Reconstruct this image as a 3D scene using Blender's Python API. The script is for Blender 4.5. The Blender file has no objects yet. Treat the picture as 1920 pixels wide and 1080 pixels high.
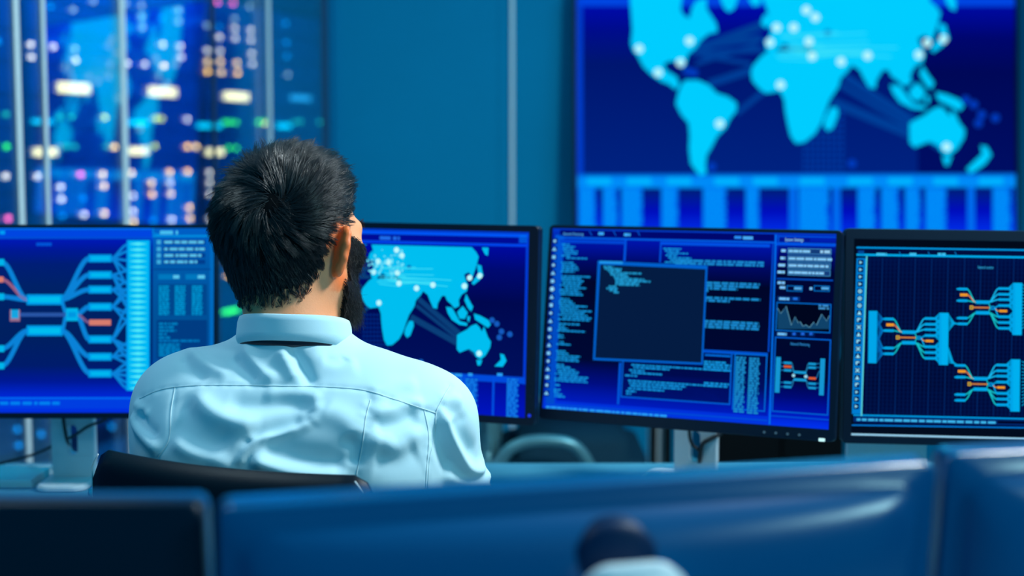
import bpy, bmesh, math, random
import numpy as np
from mathutils import Vector, Matrix, geometry
from mathutils.bvhtree import BVHTree

scene = bpy.context.scene
C = scene.collection
# ------------------------------------------------------------------ camera
F, EYE, PITCH, AXIS_Y = 2400.0, 1.32, math.atan(189 / 2400.0), 469.0
cam_d = bpy.data.cameras.new('camera')
cam = bpy.data.objects.new('camera', cam_d)
C.objects.link(cam)
cam.location = (0, 0, EYE)
cam.rotation_euler = (math.pi / 2 - PITCH, 0, 0)
cam_d.sensor_width = 36.0
cam_d.lens = F / 1920 * 36.0
cam_d.shift_y = (AXIS_Y - 540) / 1920
cam_d.clip_start = 0.02
cam_d.dof.use_dof = True
cam_d.dof.focus_distance = 1.70
cam_d.dof.aperture_fstop = 2.35
cam_d.dof.aperture_blades = 0
scene.camera = cam
scene.view_settings.view_transform = 'Standard'
scene.view_settings.look = 'None'
scene.view_settings.exposure = 0.0
scene.view_settings.gamma = 1.0
scene.view_settings.use_curve_mapping = False

def lin(c):
    return tuple(((v / 255.0 + 0.055) / 1.055) ** 2.4 if v / 255.0 > 0.04045 else v / 255.0 / 12.92 for v in c)

# ------------------------------------------------------------------ world and lights
world = bpy.data.worlds.new('world')
scene.world = world
world.use_nodes = True
bgn = world.node_tree.nodes['Background']
bgn.inputs[0].default_value = (0.0, 0.36, 0.66, 1)
bgn.inputs[1].default_value = 0.62

def area(name, loc, target, size, power, color, sy=None):
    d = bpy.data.lights.new(name, 'AREA')
    d.energy = power
    d.color = color
    d.size = size
    if sy:
        d.shape = 'RECTANGLE'; d.size_y = sy
    o = bpy.data.objects.new(name, d)
    C.objects.link(o)
    o.location = loc
    o.rotation_euler = (Vector(target) - Vector(loc)).to_track_quat('-Z', 'Y').to_euler()
    return o
area('ceiling_panel_key', (1.12, 1.72, 2.42), (-0.25, 1.68, 1.0), 0.34, 46, (0.86, 0.98, 1.0), 0.34)
area('ceiling_panel_behind', (1.85, 0.0, 2.2), (0.25, 0.95, 1.05), 0.42, 17, (0.5, 0.96, 1.0), 0.24)
area('ceiling_panel_side', (-1.05, 1.75, 2.5), (-0.40, 1.7, 1.0), 0.3, 7, (0.75, 0.96, 1.0), 0.5)
area('ceiling_panel_front', (0.9, 3.3, 2.8), (0.2, 3.0, 0.6), 0.8, 10, (0.02, 0.7, 1.0), 0.5)
area('rack_aisle_light', (-1.05, 5.45, 2.85), (-1.9, 5.6, 1.0), 0.6, 130, (0.0, 0.30, 1.0), 0.4)

# ------------------------------------------------------------------ materials
def mat(name, col, rough=0.5, metal=0.0, spec=0.5, noise=0.0, nscale=40.0, bump=0.0, bscale=200.0, sss=0.0, sssr=(0.01, 0.004, 0.002), coat=0.0, emit=None, estr=1.0, sheen=0.0):
    m = bpy.data.materials.new(name)
    m.use_nodes = True
    nt = m.node_tree
    b = nt.nodes['Principled BSDF']
    b.inputs['Base Color'].default_value = (*col, 1)
    b.inputs['Roughness'].default_value = rough
    b.inputs['Metallic'].default_value = metal
    b.inputs['Specular IOR Level'].default_value = spec
    b.inputs['Coat Weight'].default_value = coat
    b.inputs['Sheen Weight'].default_value = sheen
    if sss:
        b.inputs['Subsurface Weight'].default_value = sss
        b.inputs['Subsurface Radius'].default_value = sssr
        b.inputs['Subsurface Scale'].default_value = 1.0
    if emit:
        b.inputs['Emission Color'].default_value = (*emit, 1)
        b.inputs['Emission Strength'].default_value = estr
    tc = nt.nodes.new('ShaderNodeTexCoord')
    if noise:
        n = nt.nodes.new('ShaderNodeTexNoise'); n.inputs['Scale'].default_value = nscale; n.inputs['Detail'].default_value = 4
        nt.links.new(tc.outputs['Object'], n.inputs['Vector'])
        r = nt.nodes.new('ShaderNodeMapRange')
        r.inputs['To Min'].default_value = 1 - noise; r.inputs['To Max'].default_value = 1 + noise
        nt.links.new(n.outputs['Fac'], r.inputs['Value'])
        mx = nt.nodes.new('ShaderNodeVectorMath'); mx.operation = 'SCALE'
        mx.inputs[0].default_value = col
        nt.links.new(r.outputs[0], mx.inputs['Scale'])
        nt.links.new(mx.outputs[0], b.inputs['Base Color'])
    if bump:
        n = nt.nodes.new('ShaderNodeTexNoise'); n.inputs['Scale'].default_value = bscale; n.inputs['Detail'].default_value = 3
        nt.links.new(tc.outputs['Object'], n.inputs['Vector'])
        bp = nt.nodes.new('ShaderNodeBump'); bp.inputs['Strength'].default_value = bump; bp.inputs['Distance'].default_value = 0.002
        nt.links.new(n.outputs['Fac'], bp.inputs['Height'])
        nt.links.new(bp.outputs[0], b.inputs['Normal'])
    return m

M = {}
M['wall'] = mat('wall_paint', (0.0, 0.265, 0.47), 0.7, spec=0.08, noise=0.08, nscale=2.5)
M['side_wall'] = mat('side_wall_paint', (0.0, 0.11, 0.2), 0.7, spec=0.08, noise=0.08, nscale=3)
M['floor'] = mat('floor_vinyl', (0.12, 0.26, 0.32), 0.5, noise=0.15, nscale=6)
M['desk'] = mat('desk_laminate', (0.07, 0.30, 0.42), 0.5, spec=0.2, noise=0.05, nscale=30)
M['desk_leg'] = mat('desk_leg_metal', (0.3, 0.34, 0.36), 0.4, metal=0.8, noise=0.05)
M['plastic'] = mat('monitor_black_plastic', (0.0003, 0.007, 0.022), 0.42, spec=0.25, bump=0.03, bscale=900)
M['plastic_gloss'] = mat('monitor_back_satin_plastic', (0.0, 0.085, 0.235), 0.27, spec=0.5, bump=0.02, bscale=700)
M['hub'] = mat('hinge_hub_plastic', (0.0, 0.018, 0.065), 0.5, spec=0.2, noise=0.05)
M['silver'] = mat('stand_silver_plastic', (0.62, 0.74, 0.78), 0.4, noise=0.03)
M['dark'] = mat('dark_socket', (0.004, 0.012, 0.02), 0.6, noise=0.05)
M['cable'] = mat('cable_rubber', (0.008, 0.014, 0.02), 0.5, noise=0.1)
M['paper'] = mat('paper_white', (0.85, 0.92, 0.92), 0.8, noise=0.02)
M['leather'] = mat('black_leather', (0.0, 0.004, 0.011), 0.42, spec=0.22, bump=0.10, bscale=700)
M['thread'] = mat('white_thread', (0.75, 0.8, 0.82), 0.7, noise=0.05)
M['chrome'] = mat('chrome_tube', (0.8, 0.85, 0.87), 0.12, metal=1.0, noise=0.02)
M['grey_fabric'] = mat('grey_upholstery', (0.006, 0.035, 0.06), 0.8, spec=0.1, noise=0.1, nscale=80)
M['grey_tube'] = mat('grey_chair_tube', (0.12, 0.33, 0.38), 0.35, metal=0.4, noise=0.04)
M['cabinet'] = mat('black_cabinet_lacquer', (0.0005, 0.001, 0.002), 0.6, spec=0.2, noise=0.05)
M['mullion'] = mat('mullion_brushed_metal', (0.86, 0.93, 0.93), 0.45, metal=0.0, noise=0.06, nscale=60)
M['rack_frame'] = mat('rack_frame_steel', (0.02, 0.07, 0.16), 0.5, noise=0.1)
M['rack_unit'] = mat('rack_unit_faceplate', (0.03, 0.14, 0.36), 0.45, noise=0.25, nscale=9)
M['skin'] = mat('skin', (0.98, 0.38, 0.18), 0.5, noise=0.10, nscale=35, bump=0.12, bscale=420, sss=0.12)
_nt = M['skin'].node_tree
_b = _nt.nodes['Principled BSDF']; _src = _b.inputs['Base Color'].links[0].from_socket
_at = _nt.nodes.new('ShaderNodeAttribute'); _at.attribute_name = 'ear'
_mx = _nt.nodes.new('ShaderNodeMix'); _mx.data_type = 'RGBA'
_mx.inputs[7].default_value = (0.95, 0.20, 0.05, 1)
_nt.links.new(_at.outputs['Fac'], _mx.inputs[0]); _nt.links.new(_src, _mx.inputs[6]); _nt.links.new(_mx.outputs[2], _b.inputs['Base Color'])
M['hair'] = mat('dark_hair', (0.009, 0.012, 0.016), 0.32, spec=0.7)
M['scalp'] = mat('hair_under_layer', (0.004, 0.005, 0.006), 0.95, spec=0.05, noise=0.1)  # matte dark layer beneath the strands, hides the skin
M['beard'] = mat('dark_beard_hair', (0.012, 0.009, 0.008), 0.45, spec=0.5)
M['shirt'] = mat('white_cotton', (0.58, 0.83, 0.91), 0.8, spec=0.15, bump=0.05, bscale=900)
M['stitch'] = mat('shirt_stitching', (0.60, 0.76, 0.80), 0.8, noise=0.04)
M['tie'] = mat('dark_tie_silk', (0.004, 0.006, 0.022), 0.45, noise=0.1)
M['trousers'] = mat('navy_trousers', (0.012, 0.018, 0.04), 0.8, noise=0.1)
M['shoe'] = mat('black_shoe_leather', (0.008, 0.008, 0.01), 0.35, noise=0.05)
M['eye'] = mat('eye_white', (0.8, 0.78, 0.74), 0.2, noise=0.02)

def emit_mat(name, rgb, s):
    m = bpy.data.materials.new(name); m.use_nodes = True
    nt = m.node_tree; nt.nodes.clear()
    e = nt.nodes.new('ShaderNodeEmission'); o = nt.nodes.new('ShaderNodeOutputMaterial')
    e.inputs[0].default_value = (*lin(rgb), 1); e.inputs[1].default_value = s
    nt.links.new(e.outputs[0], o.inputs[0])
    return m

def screen_mat(name, strength=1.0):
    m = bpy.data.materials.new(name); m.use_nodes = True
    nt = m.node_tree; nt.nodes.clear()
    a = nt.nodes.new('ShaderNodeVertexColor'); a.layer_name = 'Col'
    e = nt.nodes.new('ShaderNodeEmission'); o = nt.nodes.new('ShaderNodeOutputMaterial')
    e.inputs[1].default_value = strength
    nt.links.new(a.outputs[0], e.inputs[0]); nt.links.new(e.outputs[0], o.inputs[0])
    return m
M['screen'] = screen_mat('lit_screen', 1.0)

def glass_mat(name, tint, refl):
    m = bpy.data.materials.new(name); m.use_nodes = True
    nt = m.node_tree; nt.nodes.clear()
    t = nt.nodes.new('ShaderNodeBsdfTransparent'); t.inputs[0].default_value = (*tint, 1)
    g = nt.nodes.new('ShaderNodeBsdfGlossy'); g.inputs['Roughness'].default_value = 0.0
    mx = nt.nodes.new('ShaderNodeMixShader'); mx.inputs[0].default_value = refl
    o = nt.nodes.new('ShaderNodeOutputMaterial')
    nt.links.new(t.outputs[0], mx.inputs[1]); nt.links.new(g.outputs[0], mx.inputs[2]); nt.links.new(mx.outputs[0], o.inputs[0])
    return m
M['glass'] = glass_mat('partition_glass', (0.85, 0.95, 1.0), 0.5)

# ------------------------------------------------------------------ projection between a place in the room and the picture
FW = np.array([0, math.cos(PITCH), -math.sin(PITCH)]); UPV = np.array([0, math.sin(PITCH), math.cos(PITCH)])
def ray(px, py):
    u, v = (px - 960) / F, (AXIS_Y - py) / F
    return np.array([u, 0, 0]) + FW + UPV * v
def at(px, py, Y):
    d = ray(px, py)
    return Vector(np.array([0, 0, EYE]) + d * (Y / d[1]))

# ------------------------------------------------------------------ mesh helpers
WM = {}
def finish(o, parent, Mw):
    C.objects.link(o)
    if parent is not None:
        o.parent = parent
        o.matrix_parent_inverse = Matrix.Identity(4)
        o.matrix_basis = WM[parent.name].inverted() @ Mw
    else:
        o.matrix_basis = Mw
    WM[o.name] = Mw.copy()
    return o

def thing(name, label, cat, Mw, group=None):
    o = bpy.data.objects.new(name, None)
    o.empty_display_size = 0.05
    finish(o, None, Mw)
    return tag(o, label, cat, group)

def tag(o, label=None, cat=None, group=None, kind=None):
    if label: o['label'] = label
    if cat: o['category'] = cat
    if group: o['group'] = group
    if kind: o['kind'] = kind
    return o

def obj(name, bm, m, parent=None, Mw=None, smooth=False):
    me = bpy.data.meshes.new(name)
    bmesh.ops.recalc_face_normals(bm, faces=bm.faces)
    bm.to_mesh(me); bm.free()
    me.materials.append(m)
    if smooth:
        me.polygons.foreach_set('use_smooth', [True] * len(me.polygons))
    o = bpy.data.objects.new(name, me)
    if Mw is None:
        Mw = WM[parent.name] if parent is not None else Matrix.Identity(4)
    return finish(o, parent, Mw)

def mesh_obj(name, v, f, m, parent=None, Mw=None, smooth=True):
    me = bpy.data.meshes.new(name)
    v = np.asarray(v, np.float32); f = np.asarray(f, np.int32)
    k = f.shape[1]
    me.vertices.add(len(v)); me.vertices.foreach_set('co', v.ravel())
    me.loops.add(f.size); me.loops.foreach_set('vertex_index', f.ravel())
    me.polygons.add(len(f)); me.polygons.foreach_set('loop_start', np.arange(0, f.size, k, dtype=np.int32))
    me.update(calc_edges=True)
    if smooth: me.polygons.foreach_set('use_smooth', np.ones(len(f), bool))
    me.materials.append(m)
    me.validate()
    o = bpy.data.objects.new(name, me)
    if Mw is None: Mw = WM[parent.name] if parent is not None else Matrix.Identity(4)
    return finish(o, parent, Mw)

def box(bm, lo, hi, bev=0.0, seg=2):
    b = bmesh.new()
    bmesh.ops.create_cube(b, size=1)
    lo, hi = Vector(lo), Vector(hi)
    for v in b.verts:
        v.co = Vector(((v.co.x + .5) * (hi.x - lo.x) + lo.x, (v.co.y + .5) * (hi.y - lo.y) + lo.y, (v.co.z + .5) * (hi.z - lo.z) + lo.z))
    if bev: bmesh.ops.bevel(b, geom=b.edges[:], offset=bev, segments=seg, affect='EDGES', profile=0.6)
    merge(bm, b)

def merge(bm, b):
    me = bpy.data.meshes.new('tmp'); b.to_mesh(me); b.free()
    bm.from_mesh(me); bpy.data.meshes.remove(me)

def prism(bm, poly, y0, y1, bev=0.0, axis='y'):
    """poly in (a, b); extruded along the axis."""
    b = bmesh.new()
    def P(a, c, y): return (a, y, c) if axis == 'y' else ((a, c, y) if axis == 'z' else (y, a, c))
    v0 = [b.verts.new(P(a, c, y0)) for a, c in poly]; v1 = [b.verts.new(P(a, c, y1)) for a, c in poly]
    n = len(poly)
    b.faces.new(v0); b.faces.new(v1[::-1])
    for i in range(n): b.faces.new((v0[i], v0[(i + 1) % n], v1[(i + 1) % n], v1[i]))
    bmesh.ops.recalc_face_normals(b, faces=b.faces)
    if bev: bmesh.ops.bevel(b, geom=[e for e in b.edges if len(e.link_faces) == 2 and e.calc_face_angle(0) > 0.6], offset=bev, segments=2, affect='EDGES')
    merge(bm, b)

def rrect(x0, z0, x1, z1, r, n=6):
    pts = []
    for cx, cz, a0 in ((x1 - r, z1 - r, 0), (x0 + r, z1 - r, 90), (x0 + r, z0 + r, 180), (x1 - r, z0 + r, 270)):
        for i in range(n + 1):
            a = math.radians(a0 + 90 * i / n)
            pts.append((cx + r * math.cos(a), cz + r * math.sin(a)))
    return pts

def tube(bm, path, r, n=10, closed=False, caps=True):
    path = [Vector(p) for p in path]
    rs = r if isinstance(r, (list, tuple)) else [r] * len(path)
    rings = []; up = None
    N = len(path)
    for i, p in enumerate(path):
        a = path[i - 1] if (i > 0 or closed) else p
        c = path[(i + 1) % N] if (i < N - 1 or closed) else p
        t = (c - a).normalized()
        if up is None:
            up = Vector((0, 0, 1)) if abs(t.z) < 0.9 else Vector((1, 0, 0))
        s = t.cross(up).normalized(); up = s.cross(t).normalized()
        rings.append([bm.verts.new(p + rs[i] * (math.cos(2 * math.pi * k / n) * s + math.sin(2 * math.pi * k / n) * up)) for k in range(n)])
    M_ = N if closed else N - 1
    for i in range(M_):
        A, B = rings[i], rings[(i + 1) % N]
        for k in range(n): bm.faces.new((A[k], A[(k + 1) % n], B[(k + 1) % n], B[k]))
    if caps and not closed:
        bm.faces.new(rings[0][::-1]); bm.faces.new(rings[-1])

def spline(pts, n=8):
    pts = [Vector(p) for p in pts]; out = []
    for i in range(len(pts) - 1):
        p0 = pts[max(i - 1, 0)]; p1 = pts[i]; p2 = pts[i + 1]; p3 = pts[min(i + 2, len(pts) - 1)]
        for k in range(n):
            t = k / n
            out.append(0.5 * ((2 * p1) + (p2 - p0) * t + (2 * p0 - 5 * p1 + 4 * p2 - p3) * t * t + (3 * p1 - p0 - 3 * p2 + p3) * t ** 3))
    out.append(pts[-1])
    return out

def lathe(bm, prof, n=24, c=(0, 0, 0)):
    rings = []
    for r, z in prof:
        rings.append([bm.verts.new((c[0] + r * math.cos(2 * math.pi * k / n), c[1] + r * math.sin(2 * math.pi * k / n), c[2] + z)) for k in range(n)])
    for A, B in zip(rings, rings[1:]):
        for k in range(n): bm.faces.new((A[k], A[(k + 1) % n], B[(k + 1) % n], B[k]))
    bm.faces.new(rings[0][::-1]); bm.faces.new(rings[-1])

def rotm(yaw, tilt, roll):
    return Matrix.Rotation(yaw, 4, 'Z') @ Matrix.Rotation(tilt, 4, 'X') @ Matrix.Rotation(roll, 4, 'Y')
def T(x, y, z): return Matrix.Translation((x, y, z))

# ------------------------------------------------------------------ screen pictures: flat layers of lit polygons
_tcache = {}
def text_mesh(body):
    if body in _tcache: return _tcache[body]
    cu = bpy.data.curves.new('t', 'FONT'); cu.body = body; cu.size = 1.0; cu.resolution_u = 2
    o = bpy.data.objects.new('t', cu); C.objects.link(o)
    dg = bpy.context.evaluated_depsgraph_get()
    me = bpy.data.meshes.new_from_object(o.evaluated_get(dg))
    v = [(q.co.x, q.co.y) for q in me.vertices]; f = [tuple(p.vertices) for p in me.polygons]
    bpy.data.objects.remove(o); bpy.data.curves.remove(cu); bpy.data.meshes.remove(me)
    _tcache[body] = (v, f)
    return v, f

class Canvas:
    def __init__(s, Mw, y, x0, z0, x1, z1):
        s.Mw, s.y, s.b = Mw, y, (x0, z0, x1, z1)
        s.v, s.f, s.c = [], [], []
        s.Mi = Mw.inverted()
        s.o = s.Mi @ Vector((0, 0, EYE)); s.R3 = s.Mi.to_3x3()
        q = Mw @ Vector(((x0 + x1) / 2, y, (z0 + z1) / 2)) - Vector((0, 0, EYE)); w = q.dot(Vector(FW))
        px = 960 + F * q.x / w; py = AXIS_Y - F * q.dot(Vector(UPV)) / w
        a, b = s.m(px, py), s.m(px + 1, py)
        s.k = abs(b[0] - a[0])            # metres per picture pixel
    def m(s, px, py):
        d = s.R3 @ Vector(ray(px, py)); t = (s.y - s.o.y) / d.y
        p = s.o + d * t
        return (p.x, p.z)
    def add(s, pts, faces, cols, L):
        n = len(s.v); y = s.y - 0.00012 * L
        s.v += [(p[0], y, p[1]) for p in pts]
        s.f += [tuple(i + n for i in f) for f in faces]
        s.c += cols
    def poly_l(s, pts, col, L, clip=None):
        x0, z0, x1, z1 = clip or s.b
        for ax, lim, sg in ((0, x0, 1), (0, x1, -1), (1, z0, 1), (1, z1, -1)):
            out = []
            for i in range(len(pts)):
                a, b = pts[i - 1], pts[i]
                ia, ib = sg * (a[ax] - lim) >= 0, sg * (b[ax] - lim) >= 0
                if ia != ib:
                    t = (lim - a[ax]) / (b[ax] - a[ax])
                    out.append((a[0] + t * (b[0] - a[0]), a[1] + t * (b[1] - a[1])))
                if ib: out.append(b)
            pts = out
            if len(pts) < 3: return
        c = (*lin(col), 1)
        tris = geometry.tessellate_polygon([[Vector((p[0], p[1], 0)) for p in pts]])
        s.add(pts, tris, [c] * len(pts), L)
    def poly(s, pts, col, L, clip=None): s.poly_l([s.m(*p) for p in pts], col, L, clip)
    def rect_l(s, x0, z0, x1, z1, col, L): s.poly_l([(x0, z0), (x1, z0), (x1, z1), (x0, z1)], col, L)
    ref = None                            # picture column at which the heights of a box are read; None: its middle
    def ext(s, a0, b0, a1, b1):
        am = s.ref(a0, a1) if s.ref else (a0 + a1) / 2
        bm_ = (b0 + b1) / 2
        x0, x1 = sorted((s.m(a0, bm_)[0], s.m(a1, bm_)[0])); z0, z1 = sorted((s.m(am, b0)[1], s.m(am, b1)[1]))
        return x0, z0, x1, z1
    def rect(s, a0, b0, a1, b1, col, L): s.rect_l(*s.ext(a0, b0, a1, b1), col, L)
    def grad(s, box_, stops, L):
        x0, z0, x1, z1 = box_
        pts, cols, fs = [], [], []
        for i, (t, c) in enumerate(stops):            # t from the top down
            z = z1 + (z0 - z1) * t
            pts += [(x0, z), (x1, z)]; cols += [(*lin(c), 1)] * 2
            if i: fs.append((2 * i - 2, 2 * i - 1, 2 * i + 1, 2 * i))
        s.add(pts, fs, cols, L)
    def gradp(s, a0, b0, a1, b1, stops, L):
        s.grad(s.ext(a0, b0, a1, b1), stops, L)
    def line_l(s, pts, w, col, L):
        n = len(pts); lp, rp = [], []
        for i, p in enumerate(pts):
            a, b = pts[max(i - 1, 0)], pts[min(i + 1, n - 1)]
            dx, dz = b[0] - a[0], b[1] - a[1]; l = math.hypot(dx, dz) or 1
            nx, nz = -dz / l * w / 2, dx / l * w / 2
            lp.append((p[0] + nx, p[1] + nz)); rp.append((p[0] - nx, p[1] - nz))
        s.add(lp + rp, [(i, i + 1, n + i + 1, n + i) for i in range(n - 1)], [(*lin(col), 1)] * (2 * n), L)
    def line(s, pts, w, col, L): s.line_l([s.m(*p) for p in pts], w * s.k, col, L)
    def curve(s, p, q, w, col, L):
        P, Q = s.m(*p), s.m(*q); out = []
        for i in range(15):
            t = i / 14; e = t * t * (3 - 2 * t)
            out.append((P[0] + (Q[0] - P[0]) * t, P[1] + (Q[1] - P[1]) * e))
        s.line_l(out, w * s.k, col, L)
    def frame(s, a0, b0, a1, b1, w, col, L):
        w *= s.k; x0, z0, x1, z1 = s.ext(a0, b0, a1, b1)
        s.rect_l(x0, z0, x1, z0 + w, col, L); s.rect_l(x0, z1 - w, x1, z1, col, L)
        s.rect_l(x0, z0 + w, x0 + w, z1 - w, col, L); s.rect_l(x1 - w, z0 + w, x1, z1 - w, col, L)
    def disc(s, px, py, r, col, L, n=14):
        x, z = s.m(px, py); r *= s.k
        s.poly_l([(x + r * math.cos(2 * math.pi * i / n), z + r * math.sin(2 * math.pi * i / n)) for i in range(n)], col, L)
    def dashes(s, px, py, length, h, col, L, seed=0, gap=0.25):
        """one row of unreadably small writing"""
        r = random.Random(seed); x, z = s.m(px, py); x1 = x + length * s.k; h *= s.k
        while x < x1:
            w = r.uniform(1.0, 3.6) * h
            w = min(w, x1 - x)
            s.rect_l(x, z - h / 2, x + w, z + h / 2, col, L)
            x += w + h * r.uniform(0.4, 1.0) * gap * 3
    def block(s, px, py, rows, pitch, lens, h, col, L, seed=0, indent=None):
        r = random.Random(seed); x, z = s.m(px, py)
        for i in range(rows):
            n = lens[i % len(lens)] if isinstance(lens, (list, tuple)) else lens
            ind = (indent[i % len(indent)] if indent else 0)
            xx, zz = x + ind * s.k, z - i * pitch * s.k
            x1 = xx + n * s.k; hh = h * s.k
            while xx < x1:
                w = min(r.uniform(0.9, 3.5) * hh, x1 - xx)
                s.rect_l(xx, zz - hh / 2, xx + w, zz + hh / 2, col, L)
                xx += w + hh * r.uniform(0.3, 0.7)
    def text(s, px, py, size, body, col, L, width, center=False):
        v, f = text_mesh(body); x, z = s.m(px, py); k = size * s.k; kx = width * s.k / max(p[0] for p in v)
        if center: x -= width * s.k / 2
        s.add([(x + p[0] * kx, z + p[1] * k) for p in v], f, [(*lin(col), 1)] * len(v), L)
    def build(s, name, parent):
        me = bpy.data.meshes.new(name)
        me.from_pydata(s.v, [], s.f)
        a = me.color_attributes.new('Col', 'FLOAT_COLOR', 'POINT')
        a.data.foreach_set('color', np.array(s.c, np.float32).ravel())
        me.materials.append(M['screen'])
        # every layer faces the viewer
        bm = bmesh.new(); bm.from_mesh(me)
        bad = [f for f in bm.faces if f.normal.y > 0]
        bmesh.ops.reverse_faces(bm, faces=bad)
        bm.to_mesh(me); bm.free()
        o = bpy.data.objects.new(name, me)
        return finish(o, parent, s.Mw)
# ------------------------------------------------------------------ the room
def struct(name, bm, m, smooth=False):
    o = obj(name, bm, m, None, Matrix.Identity(4), smooth)
    o['kind'] = 'structure'
    return o
ANG = math.radians(67)
TD = Vector((math.cos(ANG), math.sin(ANG), 0))         # along the glass, away from the viewer
ND = Vector((TD.y, -TD.x, 0))                          # towards the room
CORNER = Vector((-0.638, 4.40, 0))
WALL_Y = 4.55
b = bmesh.new(); box(b, (-4.2, -0.6, -0.05), (3.4, 8.2, 0)); struct('floor', b, M['floor'])
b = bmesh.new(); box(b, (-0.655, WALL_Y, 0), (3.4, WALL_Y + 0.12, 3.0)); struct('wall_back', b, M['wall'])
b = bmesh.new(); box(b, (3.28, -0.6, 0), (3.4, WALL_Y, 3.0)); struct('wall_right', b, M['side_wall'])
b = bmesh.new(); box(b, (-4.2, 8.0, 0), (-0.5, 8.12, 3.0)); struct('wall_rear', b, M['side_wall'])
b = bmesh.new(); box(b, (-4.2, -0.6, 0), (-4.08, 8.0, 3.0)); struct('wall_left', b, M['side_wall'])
b = bmesh.new(); box(b, (-0.62, WALL_Y - 0.012, 0), (3.28, WALL_Y, 0.09), 0.004); struct('baseboard_back', b, M['mullion'])

# wall panels: one wide clad panel and the bright joint strip beside it
def wall_px(px): return (px - 960) / F * WALL_Y
b = bmesh.new(); box(b, (wall_px(628), WALL_Y - 0.010, 0.1), (wall_px(934), WALL_Y - 0.001, 2.9), 0.004); struct('trim_1', b, M['wall'])
b = bmesh.new(); box(b, (wall_px(957), WALL_Y - 0.014, 0.1), (wall_px(964), WALL_Y, 2.9), 0.003); struct('trim_2', b, M['mullion'])

# glass partition: panes between slim metal posts
def glass_s(px):                       # distance back from the corner where a picture column meets the glass
    k = (px - 960) / F
    return (CORNER.x - k * CORNER.y) / (TD.x - k * TD.y)
post_px = [-62, 38, 88, 235, 404, 507, 612]
post_w = [0.016, 0.016, 0.011, 0.020, 0.006, 0.013, 0.03]
ss = [glass_s(p) for p in post_px]
for i, s_ in enumerate(ss):
    c = CORNER - TD * s_; w = post_w[i] / 2
    b = bmesh.new()
    box(b, (-w, -0.007, 0), (w, 0.007, 2.9), 0.002)
    Mw = T(c.x, c.y, 0) @ Matrix.Rotation(ANG, 4, 'Z')
    o = obj('trim_%d' % (i + 3), b, M['rack_frame' if i in (4, 6) else 'mullion'], None, Mw); o['kind'] = 'structure'
for i in range(len(ss) - 1):
    a, c = CORNER - TD * ss[i], CORNER - TD * ss[i + 1]
    L = (c - a).length
    b = bmesh.new(); box(b, (post_w[i] / 2, -0.004, 0.02), (L - post_w[i + 1] / 2, 0.004, 2.9))
    Mw = T(a.x, a.y, 0) @ Matrix.Rotation(ANG, 4, 'Z')
    o = obj('window_%d' % (i + 1), b, M['glass'], None, Mw); o['kind'] = 'structure'

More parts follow.
